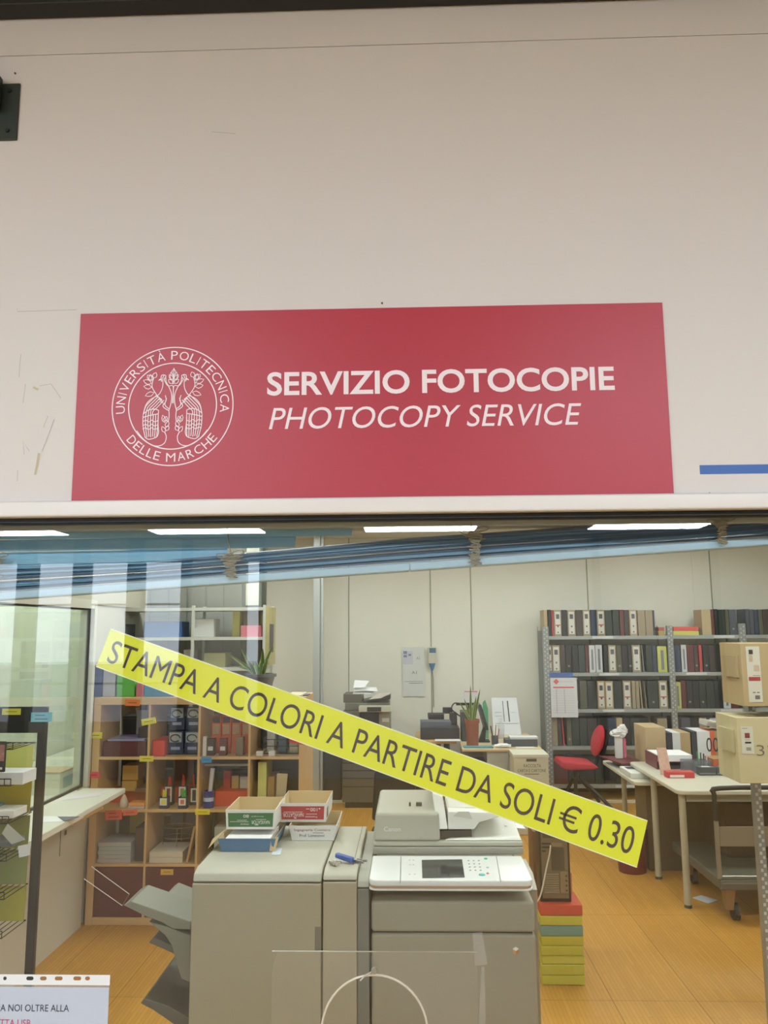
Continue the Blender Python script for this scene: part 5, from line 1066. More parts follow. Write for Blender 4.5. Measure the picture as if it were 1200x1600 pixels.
MB().box(xk.x-.09, xk.x+.07, yd+.46, yd+.64, DZ+.001, DZ+.017).build('base', C(40, 42, 44, .4), t, bevel=.004)
A = P(754, 1150, Y=yd+.6); B = P(768, 1096, Y=yd+.6)
MB().prism([(A.x+.02, DZ+.001), (B.x-.02, DZ+.001), (B.x-.02, B.z-.1), (B.x-.05, B.z), (A.x+.03, B.z-.03)], 'y', yd+.82, yd+.84).build('file_folder', C(86, 160, 116, .5), label='green plastic folder standing right of the monitor', cat='folder')
A, B = P(726, 1098, Y=yd+1.2), P(746, 1079, Y=yd+1.2)
t = thing('desk_calendar', 'small white tear-off calendar on a black holder behind the snake plant', 'calendar', ((A.x+B.x)/2, yd+1.2, DZ))
MB().box(A.x, B.x, yd+1.2, yd+1.215, A.z, B.z).build('sheet', C(216, 212, 214, .7), t); MB().box(A.x, B.x, yd+1.198, yd+1.1995, B.z-.016, B.z-.006).build('red_line', C(206, 110, 110, .7), t)
MB().box(A.x-.10, B.x, yd+1.19, yd+1.22, A.z-.03, A.z-.001).build('holder', BLACKM, t)
MB().cyl((A.x+.05, yd+1.205, DZ+.001), (A.x+.05, yd+1.205, A.z-.031), .012).build('stem', BLACKM, t)
MB().tube(smooth_path([(A.x-.02, yd+1.18, A.z-.02), (A.x-.12, yd+1.15, A.z), (A.x-.16, yd+1.12, A.z-.06), (A.x-.11, yd+1.1, A.z-.11), (A.x-.04, yd+1.12, A.z-.16)], 5), .008, 6).build('cable', BLACKM, label='black looped cable behind the snake plant on the desk', cat='cable', smooth=True)
A, B = P(771, 1140, Y=yd+1.1), P(809, 1092, Y=yd+1.1)
t = thing('wall_planner', 'white printed planner propped against the back wall on the desk', 'planner', ((A.x+B.x)/2, yd+1.15, DZ))
mb = MB(); mb.slab([(A.x, yd+1.1, DZ+.001), (B.x+.03, yd+1.1, DZ+.001), (B.x+.005, yd+1.25, B.z), (A.x, yd+1.25, B.z)], (0, .008, 0)); mb.build('board', C(212, 214, 216, .6), t)
Q = [(A.x, yd+1.098, DZ+.001), (B.x+.03, yd+1.098, DZ+.001), (B.x+.005, yd+1.248, B.z), (A.x, yd+1.248, B.z)]
mb = MB(); bars_on(mb, Q, [(.42, .445, .35, .92), (.60, .645, .35, .92), (.08, .95, .30, .308), (.1, .35, .5, .508), (.1, .35, .6, .608), (.7, .9, .6, .605)]); mb.build('ruling', C(66, 66, 72, .7, var=0), t)
c = P(773, 1150, Y=yd+.3)
t = thing('pen_cup', 'cup of pens and scissors on the office desk right of the monitor', 'pen cup', (c.x, yd+.3, DZ+.0008))
MB().lathe([(.001, 0), (.036, 0), (.038, .09), (.035, .09), (.033, .006), (.001, .006)], (c.x, yd+.3, DZ+.0008), 18).build('holder', C(86, 92, 96, .3, var=.1), t, smooth=True)
for i, (rgb, nm) in enumerate((((190, 90, 80), 'red'), ((70, 90, 150), 'blue'), ((206, 150, 80), 'orange'), ((60, 60, 62), 'black'), ((176, 130, 96), 'brown'))):
    an = i*1.25; MB().cyl((c.x+.015*math.cos(an), yd+.3+.015*math.sin(an), DZ+.009), (c.x+.05*math.cos(an), yd+.3+.02*math.sin(an), DZ+.16+.012*i), .0055, n=8).build('pencil', C(*rgb, .5), label=nm+' pencil standing in the cup on the office desk', cat='pencil')
c = P(783, 1147, Y=yd+.8); MB().lathe([(.001, 0), (.036, 0), (.036, .14), (.014, .19), (.014, .215), (.001, .215)], (c.x, yd+.8, DZ+.001), 18).build('water_bottle', PETM, label='clear plastic water bottle on the desk before the white planner', cat='bottle', smooth=True)
MB().box(P(724, 1160, Y=yd+.03).x, P(771, 1160, Y=yd+.03).x, yd+.03, yd+.15, DZ+.0008, DZ+.012).build('magazine', C(70, 140, 150, .5, var=.2, scale=30), label='teal magazine at the front of the office desk', cat='magazine', bevel=.002)
MB().ball((P(786, 1160, Y=yd+.07).x, yd+.075, DZ+.022), .085, .05, .021, 14, 8, .4, random.Random(8)).build('paper_sheet', PAPER, label='crumpled white paper at the front of the office desk', cat='paper')
on_desk(790, 840, 1156, DZ, yd+.12, (74, 76, 78), 'keyboard', 'dark grey keyboard on the right of the office desk', 'keyboard', .2)
on_desk(797, 841, 1152, DZ, yd+.15, (220, 220, 216), 'paper_sheet', 'white sheets lying on the dark keyboard', 'paper', .16, z0=P(790, 1156, Y=yd+.12).z)
MB().box(P(806, 1160, Y=yd+.03).x, P(836, 1160, Y=yd+.03).x, yd+.03, yd+.10, DZ+.0008, DZ+.006).build('paper_sheet', C(228, 228, 226, .8), label='white sheet in front of the keyboard on the desk', cat='paper', bevel=.002)
MB().box(P(796, 1160, Y=yd+.42).x, P(822, 1160, Y=yd+.42).x, yd+.40, yd+.70, DZ+.0008, DZ+.004).build('paper_sheet', C(228, 228, 226, .8), label='white sheet under the mouse on the office desk', cat='paper', bevel=.002)
c = P(805, 1146, Y=yd+.55); MB().ball((c.x, yd+.55, DZ+.0235), .05, .06, .018).build('mouse', C(50, 52, 54, .4), label='black computer mouse on the office desk', cat='mouse', smooth=True)
# black swivel chair behind the big copier
c = P(612, 1215, Y=4.6)
t = thing('office_chair', 'black swivel chair standing behind the large photocopier', 'chair', (c.x+.02, 4.9, 0))
A, B = P(581, 1260, Y=4.9), P(652, 1196, Y=4.9); BK = C(24, 25, 26, .7, var=.1)
mb = MB(); mb.prism([(A.x, A.z-.1), (B.x, A.z-.1), (B.x-.02, B.z-.04), (B.x-.10, B.z), (A.x+.06, B.z), (A.x+.02, B.z-.05)], 'y', 4.88, 4.95); mb.build('backrest', BK, t, bevel=.02)
MB().box(A.x, B.x, 4.45, 4.9, .44, .52).build('seat', BK, t, bevel=.03); MB().box((A.x+B.x)/2-.03, (A.x+B.x)/2+.03, 4.951, 4.98, .45, A.z).build('back_support', BLACKM, t)
MB().cyl(((A.x+B.x)/2, 4.68, .1), ((A.x+B.x)/2, 4.68, .44), .028).build('column', BLACKM, t)
for i in range(5):
    an = i*1.2566+.3; e = Vector(((A.x+B.x)/2+.29*math.cos(an), 4.68+.29*math.sin(an), .07)); MB().hexa([((A.x+B.x)/2-.02, 4.66, .085), ((A.x+B.x)/2+.02, 4.66, .085), (e.x+.02, e.y, .055), (e.x-.02, e.y, .055)], [((A.x+B.x)/2-.02, 4.70, .115), ((A.x+B.x)/2+.02, 4.70, .115), (e.x+.02, e.y+.01, .08), (e.x-.02, e.y+.01, .08)]).build('base_arm', BLACKM, t)
    MB().cyl((e.x, e.y-.012, .028), (e.x, e.y+.012, .028), .028, n=14).build('caster', BLACKM, t)
# paper recycling box
Yx = D1Y-.12; A, B = P(797, 1220, Y=Yx), P(847, 1170, Y=Yx)
t = thing('recycling_box', 'pale cardboard paper recycling box standing before the office desk', 'box', ((A.x+B.x)/2, Yx-.0, 0))
MB().box(A.x, B.x, Yx-.36, Yx-.01, 0.001, B.z-.03).build('body', C(196, 188, 160, .8, var=.04), t, bevel=.003)
MB().box(A.x-.006, B.x+.006, Yx-.366, Yx-.004, B.z-.03+.0005, B.z-.004).build('rim', C(206, 202, 180, .7), t)
yq = Yx-.3605; Q = [(A.x, yq, A.z-.1), (B.x, yq, A.z-.1), (B.x, yq, B.z-.03), (A.x, yq, B.z-.03)]; v = lambda py: (P(820, py, Y=yq).z-(A.z-.1))/(B.z-.03-(A.z-.1))
mb = MB(); text_on(mb, 'RACCOLTA', Q, .28, .78, v(1199), v(1194), lift=.001); text_on(mb, 'CARTA E CARTONE', Q, .10, .92, v(1206.5), v(1201.5), lift=.001); bars_on(mb, Q, [(.36, .66, v(1190), v(1185.5)), (.3, .72, v(1210), v(1209))], .001); mb.build('lettering', C(92, 80, 62, .8, var=0), t)

# ------------------------------------------------------------------ galvanised shelving with binders
YS_ = 8.40; SD = .40
def perf_post(x0, x1, y0, y1, z1, parent, axis_holes=True, step=.05):
    mb = MB(); mb.box(x0, x1, y0, y0+.003, 0, z1); mb.box(x0, x0+.003, y0+.003, y1, 0, z1); mb.build('post', GALV, parent)
    mb = MB(); z = .03
    while z < z1-.02:
        for k in (.3, .7): mb.box(x0+(x1-x0)*k-.006, x0+(x1-x0)*k+.006, y0-.0015, y0-.0002, z+(.0 if k < .5 else step/2)-.007, z+(.0 if k < .5 else step/2)+.007)
        z += step
    o = mb.build('post_holes', C(206, 210, 206, .6, var=0), parent, kind='stuff'); return o
pz_ = P(853, 979, Y=YS_).z
pX = [(P(847.5, 985, Y=YS_).x, P(857, 985, Y=YS_).x), (P(1042, 985, Y=YS_).x, P(1051, 985, Y=YS_).x), (P(1154, 985, Y=YS_).x, P(1165, 985, Y=YS_).x)]
pX.append((pX[2][1]+1.45, pX[2][1]+1.53))
t = thing('shelving', 'long galvanised metal shelving full of binders along the back wall', 'shelving', (3.0, YS_+.2, 0))
for i, (a, b) in enumerate(pX):
    perf_post(a, b, YS_-.004, YS_+.04, pz_+(.02 if i == 2 else 0), t); MB().box(a, a+.003, YS_+SD-.04, YS_+SD, 0, pz_).build('rear_post', GALV, t)
    if i == 0: MB().box(a-.004, a-.001, YS_+.05, YS_+SD-.05, .1, pz_-.05).build('side_panel', C(116, 120, 116, .5, .3), t)
SZ = [P(940, py, Y=YS_).z for py in (993.5, 1051, 1108, 1166, 1226)]; HT = .040
for lv, z in enumerate(SZ):
    for i in range(3):
        a, b = pX[i][0]+.004, pX[i+1][0]-.001
        mb = MB(); mb.box(a, b, YS_, YS_+.002, z-HT, z); mb.box(a, b, YS_+.0025, YS_+SD, z-.004, z-.001); mb.box(a, b, YS_+.002, YS_+.012, z-HT, z-HT+.003); s_ = mb.build('shelf', C(166, 172, 170, .38, .4, var=.06, scale=20), t)
        LBX = {(0, 0): (926, 958), (1, 0): (934, 965), (2, 0): (937, 970), (4, 0): (951, 984), (0, 1): (1116, 1148), (1, 1): (1069, 1101), (2, 1): (1119, 1152)}
        if (lv, i) in LBX:
            u, v_ = LBX[lv, i]; A, B = P(u, 1000, Y=YS_).x, P(v_, 1000, Y=YS_).x
            MB().box(A, B, YS_-.004, YS_-.001, z-HT+.006, z-.004).build('label_strip', C(204, 206, 204, .6), s_)
DKS = {'k': (38, 40, 40), 'g': (42, 54, 48), 'n': (46, 60, 82), 'm': (96, 50, 50), 'b': (64, 54, 50), 'o': (84, 86, 70), 'r': (176, 62, 64), 't': (150, 138, 112), 'w': (196, 198, 198), 'y': (188, 192, 104), 'c': (176, 156, 120), 'v': (74, 78, 88)}
CN = {'k': 'black', 'g': 'dark green', 'n': 'navy', 'm': 'maroon', 'b': 'dark brown', 'o': 'olive', 'r': 'red', 't': 'tan', 'w': 'white', 'y': 'lime yellow', 'c': 'cardboard coloured', 'v': 'slate grey'}
LVN = ['top shelf', 'second shelf', 'third shelf', 'fourth shelf', 'bottom shelf']; BAY = ['left bay', 'middle bay', 'right bay']
def binders(lv, bay, pytop, items):
    z0 = SZ[lv]-.0006
    for k, (xa, xb, code) in enumerate(items):
        y0 = YS_+.025+R_.uniform(0, .02); A, B = P(xa, pytop+25, Y=y0).x, P(xb, pytop+25, Y=y0).x-.004; h = max(.2, P((xa+xb)/2, pytop, Y=y0).z-z0)*(1+R_.uniform(-.012, .012))
        if code[0] == 'y' : h *= .96
        lean = 0.
        if 'l' in code: lean = -.045; A += .015
        if 'L' in code: lean = .10
        T = roty((A if lean < 0 else B, y0, z0), lean) if lean else None
        if lean: B -= .01
        kind = ' with white spine label' if 'L1' in code or '1' in code else ' with finger ring' if '2' in code else ''
        lab = '%s binder%s, %s from the left, %s, %s' % (CN[code[0]], kind, ORD[k+1], LVN[lv], BAY[bay])
        o = MB(T).box(A, B, y0, y0+.27, z0+.001, z0+h).build('binder', C(*DKS[code[0]], .5, var=.08, scale=8), label=lab, cat='binder', group='binders on the %s of the metal shelving' % LVN[lv], bevel=.003)
        w = B-A
        if '1' in code:
            MB(T).box(A+w*.16, B-w*.16, y0-.002, y0-.0003, z0+h*.08, z0+h*.94).build('spine_label', C(206, 204, 194, .6, var=.02), o)
            mb = MB(T); mb.box(A+w*.28, B-w*.28, y0-.003, y0-.0022, z0+h*.66, z0+h*.84); mb.box(A+w*.4, B-w*.4, y0-.003, y0-.0022, z0+h*.34, z0+h*.40); mb.box(A+w*.4, B-w*.4, y0-.003, y0-.0022, z0+h*.12, z0+h*.17); mb.build('print', C(90, 88, 92, .7, var=.4, scale=80), o)
            if k % 3 == 0: MB(T).box(A+w*.18, B-w*.18, y0-.003, y0-.0022, z0+h*.40, z0+h*.44).build('red_line', C(186, 66, 66, .7), o)
        if '2' in code: MB(T).cyl(((A+B)/2, y0-.002, z0+h*.24), ((A+B)/2, y0-.0003, z0+h*.24), .012, n=14).build('finger_ring', C(150, 148, 140, .4), o)
        if '3' in code: MB(T).box(A+w*.35, B-w*.35, y0-.002, y0-.0003, z0+h*.1, z0+h*.85).build('spine_print', C(120, 124, 132, .7, var=.5, scale=60), o)
binders(0, 0, 953, [(850, 856, 'c'), (857, 862, 'k'), (862, 866, 'r'), (866, 878, 't1'), (878, 887, 'k'), (887, 900, 't1'), (900, 911, 'b'), (911, 923, 't1'), (923, 933, 'n'), (933, 946, 't1'), (946, 957, 'g'), (958, 968, 'g'), (969, 976, 'm'), (976, 984, 'b'), (984, 996, 'c1'), (997, 1009, 't'), (1009, 1021, 't'), (1021, 1024, 'n')])
binders(0, 1, 952, [(1097, 1112, 'c'), (1112, 1117, 'm'), (1117, 1123, 'k'), (1123, 1134, 'g'), (1134, 1140, 'o'), (1140, 1152, 'v2')])
binders(0, 2, 952, [(1166, 1172, 'v'), (1172, 1179, 'v'), (1179, 1186, 'n'), (1186, 1193, 'o'), (1193, 1202, 'b'), (1202, 1212, 'k')])
binders(1, 0, 1008, [(857, 863, 't1'), (863, 876, 't1'), (876, 884, 'b'), (884, 894, 'k2'), (894, 904, 'k'), (904, 915, 'g'), (915, 920, 'm'), (921, 931, 'w3'), (931, 942, 'w3'), (943, 951, 'k'), (951, 964, 't1'), (964, 972, 'o2'), (972, 982, 'k'), (982, 988, 'k2'), (988, 1002, 't1'), (1003.5, 1008, 'wl'), (1010, 1020, 'g'), (1020, 1027, 'n'), (1028, 1043, 'y3')])
binders(1, 1, 1008, [(1053, 1064, 'n'), (1065, 1074, 'w3'), (1074, 1085, 'm'), (1085, 1092, 'b2'), (1093, 1098, 'r'), (1099, 1109, 'k2'), (1109, 1118, 'b'), (1118, 1128, 'k'), (1128, 1140, 'o2'), (1140, 1156, 'v')])
binders(2, 0, 1064, [(859, 870, 'b'), (870, 884, 'k'), (884, 898, 'g'), (898, 906, 'k2'), (906, 918, 'o'), (918, 933, 'k'), (934, 946, 'c1'), (946, 959, 'c1'), (959, 973, 'g'), (974, 987, 't1'), (988, 994, 't'), (994, 1000, 't'), (1000, 1006, 'tl'), (1007, 1012, 'tl'), (1013, 1029, 'g2'), (1030, 1044, 't1')])
binders(2, 1, 1064, [(1055, 1065, 'y3'), (1065, 1073, 'm'), (1073, 1083, 'k2'), (1083, 1093, 'k'), (1093, 1104, 'g2'), (1104, 1117, 'g'), (1117, 1129, 'k'), (1130, 1142, 'w3'), (1142, 1154, 'm2'), (1154, 1160, 'k')])
binders(3, 0, 1122, [(860, 872, 't2'), (872, 878, 'b'), (878, 884, 'rl'), (886, 894, 'o2'), (894, 906, 'g'), (906, 918, 'g'), (918, 934, 'k'), (935, 951, 'k'), (951, 964, 'n'), (964, 974, 'c'), (974, 986, 'k'), (986, 1000, 'g'), (1000, 1016, 'k'), (1028, 1044, 't')])
binders(3, 1, 1122, [(1054, 1060, 'b'), (1060, 1066, 'k'), (1066, 1080, 'v'), (1080, 1092, 'k'), (1094, 1106, 't'), (1110, 1126, 'w'), (1128, 1137, 'r'), (1140, 1154, 'b')])
binders(4, 0, 1184, [(861, 888, 'm'), (889, 902, 'g'), (902, 916, 'k'), (916, 930, 'k'), (930, 944, 'g'), (944, 962, 'k'), (962, 978, 'k')])
for k, (xa, xb, ya_, yb_, rgb, lab) in enumerate(((1052, 1092, 993, 986, (196, 190, 92), 'yellow ream box under the red one on the top shelf of the metal shelving'), (1052, 1091, 986, 979, (206, 84, 72), 'red ream box lying on the yellow one on the top shelf'), (1029, 1038, 993, 986, (170, 150, 82), 'olive yellow ream box left of the post on the top shelf'), (1029, 1038, 986, 980, (160, 82, 70), 'dull red ream box left of the post on the top shelf'))):
    A, B = P(xa, ya_, Y=YS_+.02), P(xb, yb_, Y=YS_+.02); zl = SZ[0]-.0004 if ya_ == 993 else P(xa, 986, Y=YS_+.02).z+.0008
    MB().box(A.x, B.x, YS_+.02, YS_+.3, zl, B.z).build('ream_box', C(*rgb, .6), label=lab, cat='box', bevel=.003)
# printed sheet with blue header hung on the left post
Yn = YS_-.02; A, B = P(862, 1121, Y=Yn), P(901, 1059, Y=Yn)
t = thing('price_list', 'white printed sheet with red logo hanging on the left end of the shelving', 'notice', ((A.x+B.x)/2, Yn, A.z))
MB().box(A.x, B.x, Yn, Yn+.002, A.z, B.z).build('sheet', C(208, 208, 210, .7), t)
Q = [(A.x, Yn-.001, A.z), (B.x, Yn-.001, A.z), (B.x, Yn-.001, B.z), (A.x, Yn-.001, B.z)]
mb = MB(); bars_on(mb, Q, [(.1, .88, .74, .775)], .0005); c = P(869, 1065, Y=Yn); mb.poly([(c.x-.035, Yn-.0015, c.z), (c.x, Yn-.0015, c.z-.035), (c.x+.035, Yn-.0015, c.z), (c.x, Yn-.0015, c.z+.035)]); mb.build('red_print', C(206, 96, 92, .7), t)
mb = MB(); bars_on(mb, Q, [(.2, .23, .1, .72), (.5, .53, .1, .72)]+[(.3, .85, .9, .91)]+[(.08, .9, .12+.06*i, .125+.06*i) for i in range(10)], .0005); mb.build('ruling', C(172, 174, 178, .7, var=0), t)
A, B = P(859, 1059, Y=Yn), P(895, 1051, Y=Yn); MB().box(A.x, B.x, Yn, Yn+.003, A.z+.004, B.z).build('shelf_card', C(74, 104, 166, .6, var=.4, scale=14), label='blue and white strip on the second shelf above the hanging printed sheet', cat='card')
# red chair
cx, cy = P(905, 1200, Y=7.9).x, 7.9
t = thing('swivel_chair', 'red padded chair with black legs before the metal shelving', 'chair', (cx, cy, 0))
RED = C(190, 46, 58, .75, var=.04); zs_ = P(900, 1190, Y=cy).z
A, B = P(869, 1190, Y=cy).x, P(929, 1190, Y=cy).x
mb = MB(); mb.prism([(A, zs_-.02), (A+.08, zs_-.055), (B-.05, zs_-.05), (B, zs_-.035), (B-.05, zs_+.005), (A+.03, zs_+.03)], 'y', cy-.22, cy+.22); mb.build('seat', RED, t, bevel=.015)
c = P(934, 1157, Y=cy); mb = MB(roty((c.x, cy, c.z), .28)); mb.ball((c.x, cy, c.z), .055, .2, .17, 18, 12); mb.build('backrest', RED, t, smooth=True)
mb = MB(roty((c.x+.05, cy, c.z), .28)); mb.box(c.x+.035, c.x+.075, cy-.17, cy+.17, c.z-.18, c.z+.15); mb.build('back_shell', BK, t, bevel=.02)
p0, p1 = P(931, 1193, Y=cy), P(934, 1170, Y=cy); MB().tube(smooth_path([(B-.2, cy, zs_-.05), (p0.x-.02, cy, zs_-.04), (p0.x+.02, cy, zs_+.04), (p1.x+.03, cy, p1.z)], 4), .022, 8).build('back_support', BLACKM, t, smooth=True)
MB().box(A+.15, B-.15, cy-.15, cy+.15, zs_-.085, zs_-.056).build('mechanism', BLACKM, t); xm = (A+B)/2
MB().cyl((xm, cy, .30), (xm, cy, zs_-.086), .03).build('column', BLACKM, t)
for px, py in ((876, 1256), (899, 1270), (936, 1252), (962, 1270)):
    e = P(px, py, Z=.02); MB().tube([(xm+(e.x-xm)*.12, cy+(e.y-cy)*.12, .33), (xm+(e.x-xm)*.6, cy+(e.y-cy)*.6, .17), (e.x, e.y, .02)], .02, 8).build('leg', BLACKM, t, smooth=True)

# ------------------------------------------------------------------ tables at the right
tm = C(204, 200, 180, .4, var=.02); lm = C(176, 170, 146, .5, var=.02)
T1 = .80
def rounded(x0, x1, y0, y1, r, n=5):
    o = []
    for cx_, cy_, a0 in ((x0+r, y0+r, 180), (x1-r, y0+r, 270), (x1-r, y1-r, 0), (x0+r, y1-r, 90)): o += [(cx_+r*math.cos(math.radians(a0+90*i/n)), cy_+r*math.sin(math.radians(a0+90*i/n))) for i in range(n+1)]
    return o
tx0, ty0, tx1, ty1 = 1.872, 4.68, 3.3, 5.97
t = table('work_table', 'pale rounded work table on the right holding trays and pens', rounded(tx0, tx1, ty0, ty1, .06), T1, .03, tm, [(1.922, 4.75), (1.918, 5.414), (3.2, 4.75), (3.2, 5.414)], lm, .024)
MB().box(1.95, 3.2, 4.735, 4.755, T1-.085, T1-.031).build('apron', C(150, 146, 126, .6), t)
T2 = .72
t = table('side_table', 'lower pale table partly under the work table carrying cartons', rounded(1.775, 3.5, 5.462, 6.57, .06), T2, .03, tm, [(3.4, 5.55), (3.4, 6.48), (1.95, 6.48)], lm, .022)
def at(px, pyb, z, y=None): return P(px, pyb, Z=z)
def crate(name, lab, cat, px0, px1, pyb, pyt, z, d, rgb, **k):
    A = P(px0, pyb, Z=z+.001); y = A.y; B = P(px1, pyt, Y=y)
    return MB().box(A.x, B.x, y, y+d, z+.0008, B.z).build(name, C(*rgb, k.pop('rough', .65), **k), label=lab, cat=cat, bevel=.003), A, B, y
# side table: black case under a maroon folder, white box, dispenser with tissue
z = T2
MB().box(1.84, 2.03, 6.10, 6.42, z+.0008, z+.045).build('case', C(40, 40, 40, .6), label='black case under the maroon folder on the side table', cat='case', bevel=.003)
fz = z+.0458
MB().prism([(P(944, 1188, Z=fz).x, 6.44), (P(962, 1189, Z=fz).x, 6.02), (2.02, 6.02), (2.02, 6.46)], 'z', fz, fz+.012).build('folder', C(104, 42, 48, .5), label='maroon folder lying flat on the side table', cat='folder')
A = P(972, 1217, Z=z); B = P(972, 1199, Y=A.y); xw = min(A.x+.24, 1.99)
MB().box(1.79, 2.02, A.y, A.y+.36, z+.0008, z+.044).build('flat_carton', C(214, 212, 202, .65), label='white printed carton lying on the side table by the work table', cat='box', bevel=.003)
MB().box(A.x+.1, A.x+.2, A.y+.2, A.y+.32, z+.0444, z+.0452).build('paper_slip', C(70, 60, 66, .7), label='dark printed slip lying on the white carton', cat='paper')
fz2 = fz+.0128; c = P(968, 1176, Y=6.3)
t = thing('tissue_stand', 'white upright holder with crumpled tissue on the maroon folder', 'tissue holder', (c.x, 6.3, fz2))
ht = P(970, 1150, Y=6.3).z-fz2
MB().box(c.x-.035, c.x+.025, 6.27, 6.33, fz2+.0005, fz2+ht).build('holder', C(216, 218, 216, .5), t, bevel=.004)
rt = random.Random(5); mb = MB(); mb.ball((c.x-.005, 6.3, fz2+ht+.022), .07, .06, .035, 14, 9, .55, rt); mb.ball((c.x+.035, 6.3, fz2+ht+.055), .045, .045, .045, 12, 8, .5, rt); mb.build('tissue', C(226, 226, 226, .9), t)
MB().box(c.x+.03, c.x+.06, 6.28, 6.33, fz2+.0005, fz2+ht-.02).build('pack', C(216, 110, 136, .6), label='pink pack beside the white tissue holder', cat='pack', bevel=.008)
A = P(987, 1193, Z=z); yc_ = 6.0
A, B = P(987, 1190, Y=yc_), P(1035, 1137, Y=yc_)
MB().box(A.x+.135, B.x+.03, yc_+.02, yc_+.38, z+.0008, B.z).build('carton', C(182, 158, 118, .65, var=.05), label='plain brown cardboard carton standing on the lower side table', cat='carton', bevel=.003)
MB().hexa([(A.x+.03, yc_+.0, T1-.03), (A.x+.133, yc_+.0, T1-.03), (A.x+.133, yc_+.3, T1-.03), (A.x+.03, yc_+.3, T1-.03)], [(A.x, yc_, B.z-.004), (A.x+.133, yc_, B.z-.004), (A.x+.133, yc_+.3, B.z-.004), (A.x, yc_+.3, B.z-.004)]) if False else None
def striped(lab, px0, px1, pyt, y, bands, h_base=z, d=.3):
    A, B = P(px0, pyt, Y=y), P(px1, pyt, Y=y)
    t = thing('striped_carton', lab, 'carton', ((A.x+B.x)/2, y, h_base)); w = B.x-A.x; u = 0
    for f, rgb in bands: MB().box(A.x+w*u, A.x+w*(u+f)-.0004, y, y+d, h_base+.0008, B.z).build('panel', C(*rgb, .65), t); u += f
    return A, B, t
striped('brown carton with black and white bands behind the maroon trays', 1041, 1078, 1145, 6.06, ((.25, (48, 46, 52)), (.33, (206, 206, 206)), (.42, (172, 146, 102))))
A, B, tb = striped('brown carton with black white and orange bands marked 00', 1080, 1133, 1143, 6.06, ((.16, (48, 46, 52)), (.38, (210, 210, 210)), (.14, (206, 92, 56)), (.32, (160, 132, 90))))
Q = [(A.x, 6.059, z), (B.x, 6.059, z), (B.x, 6.059, B.z), (A.x, 6.059, B.z)]
mb = MB(); text_on(mb, '00', Q, .42, .78, .46, .84, lift=.001); mb.build('handwriting', C(46, 46, 50, .7, var=0), tb)
A2_, B2_, _ = striped('white carton with a black edge at the right of the side table', 1135, 1152, 1152, 6.06, ((.3, (36, 38, 44)), (.7, (190, 192, 200))))
for k in range(4):
    MB(roty((B.x-.15, 0, B.z+.01), .2)).box(B.x-.15, B.x+.17, 6.08+.01*k, 6.30, B.z+.045+.0125*(3-k), B.z+.0565+.0125*(3-k)).build('paper_pack', C(200-4*k, 194-4*k, 176, .7), label='cream paper pack leaning on the striped cartons, %s from the top' % ORD[k+1], cat='paper pack', group='cream packs on the striped cartons')
# work table contents
z = T1
y = 5.56; x0, x1 = 1.995, 2.295; m = C(112, 42, 46, .45, var=.06)
t = thing('letter_tray', 'maroon two tier letter tray full of paper on the work table', 'tray', ((x0+x1)/2, y+.18, z))
for k in (0, 1):
    zb = z+.0008+k*.055
    MB().box(x0, x1, y, y+.33, zb, zb+.006).build('floor_panel', m, t)
    for nm, q in (('side_wall', (x0, x0+.006, y, y+.33)), ('side_wall', (x1-.006, x1, y, y+.33)), ('back_wall', (x0+.006, x1-.006, y+.324, y+.33))): MB().box(*q, zb+.006, zb+.054).build(nm, m, t)
MB().box(x0+.012, x1-.012, y+.005, y+.31, z+.0625, z+.112).build('paper_stack', PAPER, label='white paper stack in the upper maroon tray on the work table', cat='paper')
MB().box(x0+.02, x1-.05, y+.02, y+.3, z+.0075, z+.03).build('paper_stack', C(60, 56, 60, .6), label='dark papers in the lower maroon tray on the work table', cat='paper')
A = P(1043, 1216, Z=z); x1_ = P(1086, 1216, Y=A.y).x; y = A.y
MB().box(A.x, x1_, y, y+.09, z+.0008, z+.045).build('sweet_box', C(196, 64, 58, .65), label='red and white sweet box at the front of the work table', cat='box', bevel=.003)
MB().box(A.x+.02, x1_-.08, y-.002, y-.0004, z+.006, z+.024).build('paper_slip', C(222, 214, 206, .7), label='white slip stuck on the front of the red sweet box', cat='slip')
MB().slab([(A.x-.01, y+.13, z+.002), (A.x+.075, y+.13, z+.002), (A.x+.055, y+.17, z+.20), (A.x-.02, y+.17, z+.20)], (0, .01, 0)).build('packet', C(206, 170, 150, .4, var=.35, scale=40), label='white and red packet standing behind the red sweet box', cat='packet')
cyy = 5.42; xa, xb = P(1066, 1204, Y=cyy).x, P(1110, 1204, Y=cyy).x
t = thing('pen_cup', 'smoky clear pen holder with pens on the work table', 'pen cup', ((xa+xb)/2, cyy, z))
mb = MB()
for q in ((xa, xa+.004, -.04, .04), (xb-.004, xb, -.04, .04), (xa+.004, xb-.004, -.04, -.036), (xa+.004, xb-.004, .036, .04)): mb.box(q[0], q[1], cyy+q[2], cyy+q[3], z+.007, z+.10)
mb.box(xa, xb, cyy-.04, cyy+.04, z+.001, z+.007); mb.build('holder', clear_mat('smoky_plastic', (.62, .64, .68), 1.45, .10), t)
for i, (rgb, nm) in enumerate((((60, 150, 80), 'green'), ((50, 80, 60), 'dark green'), ((50, 50, 54), 'black'), ((190, 190, 190), 'grey'))):
    xx = xb-.09+.02*i; MB().cyl((xx, cyy, z+.008), (xx+.004*i, cyy+.01, z+.16-.008*i), .006, n=8).build('pen', C(*rgb, .5), label=nm+' pen standing in the smoky holder on the work table', cat='pen')
yo = 5.44; A, B = P(1114, 1204, Y=yo), P(1146, 1180, Y=yo)
tub('open_carton', 'small open orange and brown carton on the work table', ((A.x+B.x)/2, yo+.09, z), B.x-A.x-.02, .18, .10, C(196, 102, 58, .65, var=.25, scale=12), CARDIN, .006)
